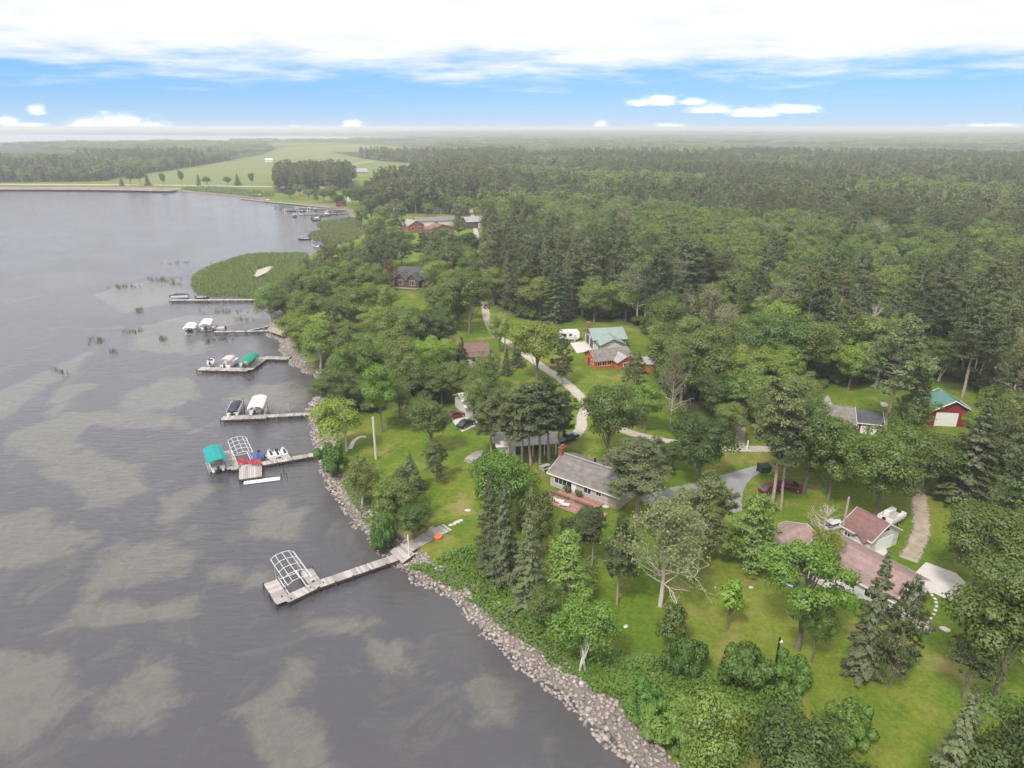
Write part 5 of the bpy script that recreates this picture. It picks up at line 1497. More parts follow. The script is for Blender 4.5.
def build_docks():
    # nearest dock
    dock('long grey wooden dock with a U shaped end, nearest of all the docks', [((270.5, 581.5), (283.5, 602), 1.9), ((285, 600), (316, 585), 1.6), ((316, 585), (400, 556), 1.7), ((317, 585.5), (306, 570), 1.7)], 2.4)
    a = ang_px((283.5, 602), (270.5, 581.5))
    boat_lift('bare white hooped boat lift without its canvas at the nearest dock', (290.5, 566), a, 7.2, 3.2, 2.9, canopy=False, zpx=3.2)
    # boardwalk across the bank
    b = at(396, 557); r = thing('boardwalk', 'weathered boardwalk climbing the stone bank behind the nearest dock', 'boardwalk', (b.x, b.y, 0))
    q = MB()
    line = [(396, 557, .8), (408, 548, 1.45), (420, 541, 1.62), (434, 533, 1.66), (448, 527, 1.66)]
    w = [at(x, y, z) - Vector((b.x, b.y, 0)) for x, y, z in line]
    for i in range(len(w) - 1):
        A, B = w[i], w[i + 1]; d = B - A; n = Vector((-d.y, d.x, 0)).normalized() * (1.15 if i else 1.9); k = max(1, int(d.length / .36))
        for j in range(k):
            s0, s1 = A + d * ((j + .05) / k), A + d * ((j + .95) / k)
            q.hexa([s0 + n - Vector((0, 0, .06)), s0 - n - Vector((0, 0, .06)), s1 - n - Vector((0, 0, .06)), s1 + n - Vector((0, 0, .06))], [s0 + n, s0 - n, s1 - n, s1 + n])
    q.build('planks', MT['wood'], r)
    for i, (x, y) in enumerate(((451, 525), (454.5, 523.5), (457.5, 522), (460.5, 520.5))):
        s = MB(); s.prism([(.45 * math.cos(t), .32 * math.sin(t) * (1 + .1 * math.sin(3 * t + i))) for t in np.arange(0, 6.28, .7)], 0, .05)
        o = s.build('stepping_stone', MT['concrete']); p = at(x, y); o.location = (p.x, p.y, LAND); o.rotation_euler.z = .5 + i
        tag(o, 'flat pale stepping stone in the grass above the boardwalk', 'stepping stone', 'stepping stones above the boardwalk')
    p = at(409, 555, 1.4); post_thing('flag_pole', 'white bare flag pole beside the boardwalk on the bank', 'flag pole', (p.x, p.y, 1.35), top_height(p, 535), .09, 'white')
    # orange fire ring cover
    p = at(438, 538); r = thing('fire_pit', 'round orange fire pit lid in the grass beside the boardwalk', 'fire pit', (p.x, p.y, LAND))
    m = MB(); m.tube([(0, 0, 0), (0, 0, .34)], [.62, .66], 16); m.build('ring', MT['orange_plastic'], r)
    m = MB(); m.tube([(0, 0, .345), (0, 0, .38), (0, 0, .46)], [.68, .66, .12], 16); m.build('lid', MT['orange_plastic'], r)
    # second dock: red chairs
    dock('dock with a square platform of red chairs, second nearest', [((322, 453), (262, 463.5), 1.6), ((262.5, 463.5), (231, 468), 1.6), ((233.5, 468.5), (226.5, 451), 2.2), ((239, 474), (262, 470.5), 4.6), ((287, 458), (281, 452), 1.6), ((274.5, 460), (269, 454), 1.6)], 2.4)
    a = ang_px((233.5, 468.5), (226.5, 451))
    boat_lift('boat lift with a bright teal canvas canopy', (214.5, 453.5), a, 7.0, 3.2, 2.8, 'teal')
    p = at(214.5, 453.5, 2.8); pontoon('white pontoon boat hoisted under the teal canopy', (p.x, p.y, .45), a, None, 6.4, 2.4)
    boat_lift('empty boat lift with bare frame canopy next to the teal one', (240, 445.5), a, 7.4, 3.3, 3.0, canopy=False, zpx=3.2)
    p = at(257, 458, .9); small_boat('small white boat with a blue cover tied behind the red chairs', (p.x, p.y, .25), a + PI * .9, 4.6, cover='bluecover')
    for (x, y), c, lb in (((270.5, 453.5), 'vinyl', 'grey and white jet ski parked nearest the platform of red chairs'), ((277, 453), 'black', 'black and white jet ski in the middle slip of the second dock'), ((284, 451.5), 'cream', 'cream and white jet ski nearest the shore on the second dock')):
        p = at(x, y, .8); jetski(lb, (p.x, p.y, .35), a, c)
    for i, (x, y) in enumerate(((241, 464.5), (246, 464), (253.5, 464.5), (258, 465.5))):
        p = at(x, y, .8); chair(['red deck chair nearest the bare boat lift', 'second red deck chair from the bare boat lift', 'third red deck chair from the bare boat lift', 'red deck chair nearest the jet skis'][i], (p.x, p.y, .79), a + PI + (-.3, 0.1, .2, -.4)[i])
    p0 = at(262, 480.5, .2); r = thing('floating_raft', 'long narrow white floating raft beside the second dock', 'raft', (p0.x, p0.y, 0), ang_px((246, 482), (278, 478), .2))
    m = MB(); m.box(-3.1, 3.1, -.55, .55, .06, .26); m.build('top', MT['whitegel'], r, bevel=.04)
    m = MB(); m.box(-3.0, 3.0, -.45, .45, -.22, .057); m.build('float', MT['bluecover'], r)
    for x, y in ((281.5, 477), (287, 477), (284, 473)):
        p = at(x, y, 0); post_thing('mooring_post', 'dark mooring post standing in the water behind the floating raft', 'post', (p.x, p.y, -1.2), 2.1, .09, 'post', 'mooring posts by the raft')
    # third dock
    dock('straight grey dock with navy and cream boat covers, third nearest', [((222, 418), (268, 416), 2.3), ((268, 416), (312, 413.5), 1.6)], 2.0)
    a = ang_px((244, 413), (250, 400))
    boat_lift('boat lift with a cream arched canopy on the third dock', (257.5, 402), a, 7.2, 3.2, 2.9, 'cream')
    p = at(257, 406, 1.2); pontoon('pontoon boat under the cream canopy', (p.x, p.y, .4), a, None, 6.6, 2.4)
    p = at(235, 407.5, 1.2); pontoon('pontoon boat zipped under a dark navy cover', (p.x, p.y, .55), a, None, 6.8, 2.6, cover='navy')
    p = at(244.5, 410, 0); post_thing('mooring_post', 'tall dark post between the navy cover and the cream canopy', 'post', (p.x, p.y, -1), 3.8, .1, 'post')
    p = at(290, 416, 0); post_thing('mooring_post', 'tall pale post beside the shore end of the third dock', 'post', (p.x, p.y, -1), 4.2, .12, 'wood')
    p = at(269, 416.5, 0); post_thing('mooring_post', 'tall post next to the cream canopy on the third dock', 'post', (p.x, p.y, -1), 3.4, .1, 'post')
    # fourth dock
    dock('bent grey dock ending in a broad platform with a green canopy, fourth nearest', [((199, 368.5), (249, 369.5), 2.6), ((248, 369.8), (265, 357.2), 2.2), ((264, 357.5), (289, 358.3), 2.4)], 2.4)
    a = ang_px((238, 368), (254, 354))
    boat_lift('boat lift with a dark green canvas canopy', (248.5, 357.5), a, 7.0, 3.1, 2.7, 'green_canvas')
    p = at(248, 361, 1); pontoon('pontoon boat under the dark green canopy', (p.x, p.y, .4), a, None, 6.4, 2.4)
    p = at(229.5, 362.5, 1); pontoon('pontoon boat with a faded pink canvas top', (p.x, p.y, .3), a, 'pinkcanvas', 6.8, 2.5)
    p = at(211, 363, .5); small_boat('small white open motor boat at the outer end of the fourth dock', (p.x, p.y, .45), a + .3, 4.4)
    # fifth dock
    dock('thin dock with a plank walkway to the sandy landing, fifth nearest', [((214, 331.5), (246, 331.3), 1.4), ((246, 331.3), (269, 330.6), 1.2), ((246, 331), (272, 325.2), 0.9)], 3.2)
    a = ang_px((205, 330), (211, 320))
    boat_lift('small boat lift with a white canopy at the end of the fifth dock', (189.5, 325), a, 6, 3.0, 2.6, 'whitegel')
    p = at(190, 328.5, .8); small_boat('dark hulled motor boat under the small white canopy', (p.x, p.y, .4), a, 5.0, 'navy')
    boat_lift('white canopied boat lift beside the plank walkway of the fifth dock', (206, 321.5), a, 6.6, 3.1, 2.7, 'whitegel')
    p = at(207, 325.5, .9); pontoon('white pontoon boat below the second white canopy', (p.x, p.y, .35), a, None, 6.4, 2.4)
    p = at(199, 329, .4); small_boat('low white rowing boat between the two white canopies', (p.x, p.y, .2), a + 1.3, 4.2)
    p = at(218, 328.5, .4); small_boat('white motor boat at the outer end of the plank walkway', (p.x, p.y, .2), a + 1.2, 4.8)
    # sixth dock
    dock('long straight dock in front of the reed bed, sixth nearest', [((170.5, 300), (262, 299.5), 2.0)], 2.6)
    p = at(180, 296.5, .8); pontoon('pontoon boat under a dark cover at the end of the sixth dock', (p.x, p.y, .4), .25, None, 6.6, 2.5, cover='navy')
    p = at(203, 298, .5); small_boat('small dark boat on the inner side of the sixth dock', (p.x, p.y, .25), .2, 4.4, 'black')
    # far marina
    for i, (x0, y0, x1, y1) in enumerate(((262, 201, 330, 207.5), (293, 207, 345, 210), (300, 214.5, 348, 213), (240, 198.5, 268, 201.5))):
        dock(['far marina dock along the reedy shore', 'far marina dock in the middle', 'nearest dock of the far marina', 'far dock at the end of the causeway'][i], [((x0, y0), (x1, y1), 2.2)], 7, group='docks of the far marina')
    rr = random.Random(4)
    spots = [(275, 207.5, 'green_canvas'), (281, 209, 'navy'), (287, 209.5, None), (292, 211, 'teal'), (297, 210.5, 'cream'), (303, 211, None), (309, 210, 'cream'), (316, 210.5, 'whitegel'), (328, 211, None), (295, 216.5, 'whitegel'), (301, 214, None), (320, 216.5, None), (316, 220, 'whitegel'),
             (327, 215.5, 'whitegel'), (259, 196.5, 'whitegel'), (268, 201.5, 'whitegel'), (312, 217.5, 'navy'), (334, 212.5, None), (304, 239, None), (316, 246, 'navy'), (324, 246, None)]
    for x, y, tp in spots:
        p = at(x, y, .4)
        c = {'green_canvas': 'green', 'navy': 'navy', 'teal': 'teal', 'cream': 'cream', 'whitegel': 'white', None: 'no'}[tp]
        lb = ('tiny open boat moored at the far marina' if tp is None else 'tiny boat with a %s top moored at the far marina' % c) if y < 235 else ('tiny dark boat in the inlet of the second reed bed' if tp else 'tiny open boat in the inlet of the second reed bed')
        small_boat(lb, (p.x, p.y, .1), rr.uniform(0, 6.28), 6.6, rr.choice(['whitegel', 'whitegel', 'navy', 'vinyl']), None, 'boats of the far marina', top=tp or None)

# ------------------------------------------------------------------ buildings
SLOPE = 0.42


def wall_block(x0, x1, y0, y1, h, rise, axis='x'):
    m = MB()
    if axis == 'x':
        ym = (y0 + y1) / 2
        pr = [(y0, -.3), (y1, -.3), (y1, h), (ym, h + rise), (y0, h)]
        m.loft([[(x, y, z) for y, z in pr] for x in (x0, x1)])
    else:
        xm = (x0 + x1) / 2
        pr = [(x0, -.3), (x1, -.3), (x1, h), (xm, h + rise), (x0, h)]
        m.loft([[(x, y, z) for x, z in pr] for y in (y1, y0)])
    return m


def roof_slabs(m, x0, x1, y0, y1, h, rise, axis='x', ov=.45, t=.16):
    """two sloping slabs that meet on the ridge"""
    if axis == 'x':
        ym = (y0 + y1) / 2; k = rise / (ym - y0)
        for s, ye in ((-1, y0), (1, y1)):
            e = (ye + s * ov, h - ov * k + .012); r = (ym, h + rise + .012)
            m.hexa([(x0 - ov, *e), (x1 + ov, *e), (x1 + ov, *r), (x0 - ov, *r)], [(x0 - ov, e[0], e[1] + t), (x1 + ov, e[0], e[1] + t), (x1 + ov, r[0], r[1] + t), (x0 - ov, r[0], r[1] + t)])
    else:
        xm = (x0 + x1) / 2; k = rise / (xm - x0)
        for s, xe in ((-1, x0), (1, x1)):
            e = (xe + s * ov, h - ov * k + .012); r = (xm, h + rise + .012)
            m.hexa([(e[0], y0 - ov, e[1]), (r[0], y0 - ov, r[1]), (r[0], y1 + ov, r[1]), (e[0], y1 + ov, e[1])], [(e[0], y0 - ov, e[1] + t), (r[0], y0 - ov, r[1] + t), (r[0], y1 + ov, r[1] + t), (e[0], y1 + ov, e[1] + t)])
    return m


def fascia(m, x0, x1, y0, y1, h, rise, axis='x', ov=.45, t=.16, w=.05):
    """trim boards on the gable ends and eaves, standing proud of the roof edge"""
    def bar(a, b):
        a, b = Vector(a), Vector(b)
        d = (b - a).normalized(); n = d.cross(Vector((0, 0, 1))).normalized() * w / 2; u = Vector((0, 0, .2))
        m.hexa([a - n, a + n, b + n, b - n], [a - n + u, a + n + u, b + n + u, b - n + u])
    k = rise / ((y1 - y0) / 2 if axis == 'x' else (x1 - x0) / 2)
    ze, zr = h - ov * k, h + rise
    if axis == 'x':
        ym = (y0 + y1) / 2
        for x in (x0 - ov - w / 2 - .003, x1 + ov + w / 2 + .003):
            bar((x, y0 - ov, ze), (x, ym, zr)); bar((x, y1 + ov, ze), (x, ym, zr))
        for y in (y0 - ov - w / 2 - .003, y1 + ov + w / 2 + .003):
            bar((x0 - ov, y, ze - .05), (x1 + ov, y, ze - .05))
    else:
        xm = (x0 + x1) / 2
        for y in (y0 - ov - w / 2 - .003, y1 + ov + w / 2 + .003):
            bar((x0 - ov, y, ze), (xm, y, zr)); bar((x1 + ov, y, ze), (xm, y, zr))
        for x in (x0 - ov - w / 2 - .003, x1 + ov + w / 2 + .003):
            bar((x, y0 - ov, ze - .05), (x, y1 + ov, ze - .05))
    return m


FACE = {'f': 0, 'r': PI / 2, 'b': PI, 'l': -PI / 2}


def window(r, x, y, z, w, h, face='f', frame='white', bars=1):
    f = MB(); t = .09
    f.box(-w / 2 - t, w / 2 + t, -.06, .02, -h / 2 - t, -h / 2); f.box(-w / 2 - t, w / 2 + t, -.06, .02, h / 2, h / 2 + t)
    f.box(-w / 2 - t, -w / 2, -.06, .02, -h / 2, h / 2); f.box(w / 2, w / 2 + t, -.06, .02, -h / 2, h / 2)
    for i in range(bars):
        xx = -w / 2 + w * (i + 1) / (bars + 1); f.box(xx - .035, xx + .035, -.055, .02, -h / 2, h / 2)
    o = f.build('window', MT[frame], r); o.location = (x, y, z); o.rotation_euler.z = FACE[face]
    p = MB(); p.box(-w / 2, w / 2, -.03, .015, -h / 2, h / 2); p.build('pane', MT['glass'], o)


def door(r, x, y, w, h, face='f', m='white', name='door', panels=0):
    d = MB(); d.box(-w / 2, w / 2, -.05, .02, 0, h)
    for i in range(panels):
        z = h * (i + 1) / (panels + 1); d.box(-w / 2 + .05, w / 2 - .05, -.062, -.05, z - .03, z + .03)
    o = d.build(name, MT[m], r); o.location = (x, y, .02); o.rotation_euler.z = FACE[face]
    if name == 'door':
        k = MB(); k.box(w / 2 - .18, w / 2 - .08, -.11, -.052, h * .45, h * .5); k.build('handle', MT['black'], o)


def house_at(name, label, cat, e1, e2, ze=2.6, group=None):
    """e1, e2: ends of the front eave line; local x runs along it, local y away from the camera"""
    a, b = at(*e1, LAND + ze), at(*e2, LAND + ze)
    d = b - a
    r = thing(name, label, cat, (a.x, a.y, LAND), math.atan2(d.y, d.x), group)
    return r, d.length


def deck_boards(r, name, x0, x1, y0, y1, z, m, along='x'):
    q = MB(); k = int((y1 - y0) / .3)
    for i in range(k):
        a = y0 + (y1 - y0) * i / k; q.box(x0, x1, a + .008, a + (y1 - y0) / k - .008, z - .1, z)
    return q.build(name, MT[m], r)


def lounger(label, loc, ang, group=None):
    r = thing('sun_lounger', label, 'lounger', loc, ang, group)
    f = MB()
    for sy in (-1, 1):
        f.box(-.95, .95, sy * .3 - .03, sy * .3 + .03, .28, .34)
        for x in (-.8, .8): f.box(x - .03, x + .03, sy * .3 - .03, sy * .3 + .03, 0, .28)
    f.build('frame', MT['white'], r)
    s = MB(); s.box(-.3, .95, -.32, .32, .345, .43); s.build('cushion', MT['cream'], r)
    b = MB(); b.hexa([(-.9, -.32, .75), (-.3, -.32, .35), (-.3, .32, .35), (-.9, .32, .75)], [(-.86, -.32, .84), (-.27, -.32, .43), (-.27, .32, .43), (-.86, .32, .84)]); b.build('backrest', MT['cream'], r)


def build_houses():
    # grey brown ranch house with brick patio
    r, L = house_at('house', 'beige ranch house with a long grey brown roof and a brick coloured patio', 'house', (550.5, 472.5), (619, 497), 2.5)
    W = 8.4
    wall_block(0, L, 0, W, 2.6, 1.75).build('wall', MT['siding_beige'], r)
    roof_slabs(MB(), 0, L, 0, W, 2.6, 1.75).build('roof', MT['shingle_grey'], r)
    fascia(MB(), 0, L, 0, W, 2.6, 1.75).build('fascia', MT['white'], r)
    rc = MB(); rc.box(-.2, L + .2, W / 2 - .22, W / 2 + .22, 4.56, 4.66); rc.build('ridge_vent', MT['shingle_light'], r)
    window(r, L * .16, 0, 1.55, 2.4, 1.15, bars=2); window(r, L * .56, 0, 1.6, 1.3, 1.0); window(r, L * .72, 0, 1.7, .9, .7)
    window(r, 0, W * .5, 1.6, 1.4, 1.1, 'l')
    door(r, L * .36, 0, .95, 2.1, m='white'); door(r, L * .29, 0, .9, 2.1, m='glass', name='glass_door')
    door(r, L * .92, 0, 1.9, 2.15, m='siding_tan', name='garage_door', panels=3)
    c = MB(); c.box(-.85, -.05, W * .42, W * .42 + 1.3, 0, 5.6); c.box(-.92, .02, W * .42 - .07, W * .42 + 1.37, 5.6, 5.75); c.box(-.7, -.2, W * .42 + .3, W * .42 + 1.0, 5.75, 6.05)
    c.build('chimney', MT['brick'], r)
    for i in range(2):
        m = MB(); m.box(L * (.4 + .3 * i) - .15, L * (.4 + .3 * i) + .15, W * .66, W * .66 + .3, 3.9, 4.7); m.build('roof_vent', MT['black'], r)
    R1 = r
    # patio: a thing of its own at the house front
    M4 = Matrix.Translation(r.location) @ Matrix.Rotation(r.rotation_euler.z, 4, 'Z')
    p = thing('patio', 'brick coloured wooden patio deck on two levels along the ranch house', 'patio', M4 @ Vector((0, 0, 0)), r.rotation_euler.z)
    deck_boards(p, 'upper_deck', L * .20, L * .80, -2.2, -.07, .38, 'woodpink'); deck_boards(p, 'lower_deck', L * .12, L * .72, -5.4, -2.22, .2, 'woodpink'); deck_boards(p, 'side_deck', L * .72 + .02, L * .96, -3.6, -2.22, .22, 'woodpink')
    for x0, x1, y in ((L * .12, L * .40, -2.5), (L * .5, L * .74, -2.5)):
        b = MB(); b.box(x0, x1, y, y + .4, .2, .62); b.build('bench', MT['shingle_brown'], p)
    for i in range(3):
        s = MB(); s.box(L * .08 - .3 * i, L * .12 - .02, -5.2, -4.0, .0, .16 - .05 * i); s.build('step', MT['woodpink'], p) if i == 0 else None
    for i, (x, y) in enumerate(((L * .34, -4.2), (L * .44, -4.6))):
        q = M4 @ Vector((x, y, .2)); lounger(['cream sun lounger on the lower patio deck, lake side', 'cream sun lounger on the lower patio deck, in the middle'][i], q, r.rotation_euler.z + .35)
    for i, (x, y) in enumerate(((L * .30, -.9), (L * .47, -.9))):
        q = M4 @ Vector((x, y, .38)); pot = thing('potted_plant', ['potted shrub left of the ranch house door', 'potted shrub right of the ranch house door'][i], 'plant', q)
        m = MB(); m.tube([(0, 0, 0), (0, 0, .45)], [.2, .28], 10); m.build('pot', MT['brick'], pot)
        b = PROTO['bush'][0]; f = inst('foliage', b[1], pot, (0, 0, .35), 0, .38); f.color = (.7, .8, .7, 1)
    # rose roofed house, lower right
    r, L = house_at('house', 'long house with a faded rose roof and white walls in the lower right', 'house', (806, 551), (893, 600), 2.5)
    W = 7.6
    wall_block(0, L, 0, W, 2.6, 1.5).build('wall', MT['siding_white'], r)
    roof_slabs(MB(), 0, L, 0, W, 2.6, 1.5).build('roof', MT['shingle_pink'], r)
    fascia(MB(), 0, L, 0, W, 2.6, 1.5).build('fascia', MT['white'], r)
    window(r, L * .78, 0, 1.5, 1.6, 1.1); window(r, L * .3, 0, 1.5, 1.4, 1.1); window(r, L * .55, 0, 1.5, 1.4, 1.1); window(r, L, W * .3, 1.6, 1.0, 1.0, 'r'); door(r, L, W * .62, .95, 2.1, 'r')
    wg = wall_block(-6.2, .2, -3.2, 3.6, 2.5, 1.3, 'y'); wg.build('wing_wall', MT['siding_white'], r)
    roof_slabs(MB(), -6.2, .2, -3.2, 3.6, 2.5, 1.3, 'y').build('wing_roof', MT['shingle_pink'], r)
    fascia(MB(), -6.2, .2, -3.2, 3.6, 2.5, 1.3, 'y').build('wing_fascia', MT['white'], r)
    window(r, -3, -3.2, 1.5, 1.6, 1.1); window(r, -6.2, 0, 1.5, 1.2, 1.0, 'l')
    M4 = Matrix.Translation(r.location) @ Matrix.Rotation(r.rotation_euler.z, 4, 'Z')
    p = thing('porch', 'narrow grey porch with railing along the front of the rose roofed house', 'porch', r.location.copy(), r.rotation_euler.z)
    deck_boards(p, 'porch_deck', L * .02, L * .55, -2.2, -.06, .3, 'wood')
    m = MB(); m.box(L * .02, L * .55, -2.2, -2.14, 1.1, 1.18)
    for i in range(14): x = L * (.02 + .53 * i / 13); m.box(x - .03, x + .03, -2.2, -2.14, .3, 1.1)
    m.build('railing', MT['white'], p)
    p = thing('entrance_ramp', 'grey wooden ramp with dark railings beside the concrete driveway', 'ramp', r.location.copy(), r.rotation_euler.z)
    q = MB(); q.hexa([(L + .1, W * .1, 0), (L + 4.6, W * .1, 0), (L + 4.6, W * .1 + 1.5, 0), (L + .1, W * .1 + 1.5, 0)], [(L + .1, W * .1, .5), (L + 4.6, W * .1, .08), (L + 4.6, W * .1 + 1.5, .08), (L + .1, W * .1 + 1.5, .5)]); q.build('slope', MT['wood'], p)
    for yy in (W * .1 + .04, W * .1 + 1.46):
        m = MB()
        for i in range(7):
            x = L + .2 + 4.3 * i / 6; m.box(x - .04, x + .04, yy - .04, yy + .04, .1, 1.45 - .42 * i / 6)
        m.tube([(L + .2, yy, 1.47), (L + 4.5, yy, 1.05)], .05, 5); m.tube([(L + .2, yy, 1.0), (L + 4.5, yy, .6)], .04, 5)
        m.build('railing', MT['shingle_brown'], p)
    # white garage with red brown roof
    r, L = house_at('garage', 'white garage with a red brown roof between the white car and the dirt track', 'garage', (842.5, 525.5), (871.5, 541.5), 2.5)
    W = 6.4
    wall_block(0, L, 0, W, 2.6, 1.9).build('wall', MT['siding_white'], r)
    roof_slabs(MB(), 0, L, 0, W, 2.6, 1.9, ov=.3).build('roof', MT['shingle_red'], r)
    fascia(MB(), 0, L, 0, W, 2.6, 1.9, ov=.3).build('fascia', MT['white'], r)
    wall_block(L * .5, L * .5 + 1.9, -1.1, .02, 2.4, .7, 'y').build('porch_wall', MT['siding_white'], r); roof_slabs(MB(), L * .5, L * .5 + 1.9, -1.1, 1.2, 2.4, .7, 'y', .2).build('porch_roof', MT['shingle_red'], r)
    door(r, L * .5 + .95, -1.1, .85, 2.0); window(r, L * .22, 0, 1.6, .9, .6, frame='white')
    o = MB(); o.box(-1.9, 1.9, -.05, .02, 0, 2.2)
    for i in range(9): o.box(-1.86 + i * .45, -1.80 + i * .45, -.07, -.05, .05, 2.15)
    o = o.build('garage_door', MT['white'], r); o.location = (L, W * .5, .02); o.rotation_euler.z = PI / 2
    v = MB(); v.add([(L + .03, W * .5 - .8, 3.3), (L + .03, W * .5 + .8, 3.3), (L + .03, W * .5, 4.05), (L - .03, W * .5 - .8, 3.3), (L - .03, W * .5 + .8, 3.3), (L - .03, W * .5, 4.05)], [(0, 1, 2), (5, 4, 3), (0, 3, 4, 1), (1, 4, 5, 2), (2, 5, 3, 0)]); v.build('gable_vent', MT['black'], r)
    # green roofed garage
    r, L = house_at('garage', 'large white garage with pale green metal roofs behind the orange cabin', 'garage', (594, 340), (626, 338.5), 3.0)
    W = 9.5
    wall_block(0, L, 0, W, 3.0, 1.9).build('wall', MT['siding_white'], r)
    roof_slabs(MB(), 0, L, 0, W, 3.0, 1.9, ov=.5).build('roof', MT['metal_green'], r)
    fascia(MB(), 0, L, 0, W, 3.0, 1.9, ov=.5).build('fascia', MT['cargreen'], r)
    wall_block(L * .1, L * .82, -4.2, -.02, 2.7, 1.5, 'y').build('wing_wall', MT['siding_white'], r)
    roof_slabs(MB(), L * .1, L * .82, -4.2, 1.6, 2.7, 1.5, 'y', .5).build('wing_roof', MT['metal_green'], r); fascia(MB(), L * .1, L * .82, -4.2, .6, 2.7, 1.5, 'y', .5).build('wing_fascia', MT['cargreen'], r)
    for y in (2.4, 6.6): door(r, 0, y, 3.0, 2.5, 'l', 'shingle_dark', 'garage_door', 3)
    door(r, L * .1, -2, .95, 2.1, 'l', 'shingle_dark'); window(r, L * .93, 0, 1.7, .8, 1.0); window(r, L, W * .5, 1.7, 1.2, 1.0, 'r')
    c = MB(); c.box(-.7, .2, W * .5, W * .5 + 1.0, 3.5, 6.6); c.box(-.76, .26, W * .5 - .06, W * .5 + 1.06, 6.6, 6.75); c.build('chimney', MT['brick'], r)
    # orange cabin
    r, L = house_at('cabin', 'orange log cabin with a grey roof on the open lawn', 'cabin', (596, 361), (631, 357), 2.4)
    W = 6.8
    wall_block(0, L, 0, W, 2.5, 1.7).build('wall', MT['log_orange'], r); roof_slabs(MB(), 0, L, 0, W, 2.5, 1.7, ov=.5).build('roof', MT['shingle_grey'], r); fascia(MB(), 0, L, 0, W, 2.5, 1.7, ov=.5).build('fascia', MT['log_orange'], r)
    wall_block(L * .5, L * .95, -2.6, .0, 2.3, 1.2, 'y').build('wing_wall', MT['log_orange'], r); roof_slabs(MB(), L * .5, L * .95, -2.6, 2.4, 2.3, 1.2, 'y', .4).build('wing_roof', MT['shingle_light'], r)
    for i in range(3): window(r, L * (.10 + .14 * i), 0, 1.5, 1.0, 1.0)
    window(r, L * .72, -2.6, 1.4, 1.2, 1.0); window(r, 0, W * .3, 1.5, 1.0, 1.0, 'l'); door(r, 0, W * .62, .95, 2.0, 'l', 'siding_dark')
    d_ = MB()
    d_.tube([(1.2, 1.2, 3.0), (1.2, 1.2, 4.2)], .12, 8); d_.build('stove_pipe', MT['alu'], r)
    r, L = house_at('shed', 'small orange log shed with a grey roof right of the orange cabin', 'shed', (644, 364), (655, 364), 2.2)
    wall_block(0, L, 0, 3.4, 2.3, 1.1).build('wall', MT['log_orange'], r); roof_slabs(MB(), 0, L, 0, 3.4, 2.3, 1.1, ov=.35).build('roof', MT['shingle_light'], r); door(r, L * .5, 0, 1.1, 2.0, m='log_orange'); window(r, 0, 1.7, 1.4, .7, .7, 'l')
    # red cottage
    r, L = house_at('cottage', 'red cottage with white trim, dark roof and a grey hipped wing', 'cottage', (853, 421), (882, 424), 2.5)
    W = 6.2
    wall_block(0, L, 0, W, 2.5, 1.4).build('wall', MT['siding_red'], r); roof_slabs(MB(), 0, L, 0, W, 2.5, 1.4).build('roof', MT['shingle_dark'], r); fascia(MB(), 0, L, 0, W, 2.5, 1.4).build('fascia', MT['white'], r)
    for x in (.42, .74): door(r, L * x, 0, 1.25, 1.9, m='white', name='white_shutter_door', panels=2)
    window(r, L * .12, 0, 1.5, .9, .9); window(r, L, W * .5, 1.5, 1.0, 1.0, 'r')
    m = wall_block(-8.4, -.03, -1.4, 6.4, 2.6, 1.9, 'x'); m.build('wing_wall', MT['siding_red'], r); roof_slabs(MB(), -8.4, -.03, -1.4, 6.4, 2.6, 1.9, 'x', .5).build('wing_roof', MT['shingle_grey'], r); fascia(MB(), -8.4, -.03, -1.4, 6.4, 2.6, 1.9, 'x', .5).build('wing_fascia', MT['white'], r)
    q = MB(); q.add([(-6.4, 1.9, 3.9), (-3.4, 1.9, 3.9), (-3.4, 4.9, 3.9), (-6.4, 4.9, 3.9), (-4.9, 3.4, 6.4)], [(0, 1, 4), (1, 2, 4), (2, 3, 4), (3, 0, 4), (3, 2, 1, 0)]); q.build('cupola', MT['shingle_light'], r)
    p = at(884, 430); post_thing('white_post', 'short white post at the right corner of the red cottage', 'post', (p.x, p.y, LAND), 2.4, .14, 'white')
    # red barn
    r, L = house_at('barn', 'red barn with a dark green metal roof and a white sliding door', 'barn', (917, 399), (931, 410.5), 3.4)
    W = 8.5
    wall_block(0, L, 0, W, 3.4, 2.3).build('wall', MT['siding_red'], r); roof_slabs(MB(), 0, L, 0, W, 3.4, 2.3, ov=.5).build('roof', MT['metal_teal'], r); fascia(MB(), 0, L, 0, W, 3.4, 2.3, ov=.5, w=.12).build('fascia', MT['white'], r)
    door(r, L, W * .40, 4.4, 3.0, 'r', 'white', 'sliding_door', 2)
    # slate house
    r, L = house_at('house', 'dark house with slate coloured roofs and two front gables among the trees', 'house', (396, 277), (424, 279), 3.2)
    W = 9
    wall_block(0, L, 0, W, 4.2, 2.4).build('wall', MT['siding_dark'], r); roof_slabs(MB(), 0, L, 0, W, 4.2, 2.4).build('roof', MT['shingle_dark'], r)
    for x in (.30, .72):
        wall_block(L * x - 2.6, L * x + 2.6, -3.4, -.02, 3.4, 2.2, 'y').build('gable_wall', MT['siding_dark'], r); roof_slabs(MB(), L * x - 2.6, L * x + 2.6, -3.4, 2.2, 3.4, 2.2, 'y', .4).build('gable_roof', MT['shingle_dark'], r); fascia(MB(), L * x - 2.6, L * x + 2.6, -3.4, 1.6, 3.4, 2.2, 'y', .4).build('gable_fascia', MT['siding_tan'], r)
        window(r, L * x, -3.4, 2.0, 2.0, 1.8, bars=2)
    deck_boards(r, 'terrace', L * .1, L * .95, -6.4, -3.5, .3, 'woodpink')
    # brown roofed house
    r, L = house_at('house', 'tan house with a wide brown roof behind the lakeside trees', 'house', (455, 357), (488, 356), 2.4)
    W = 11
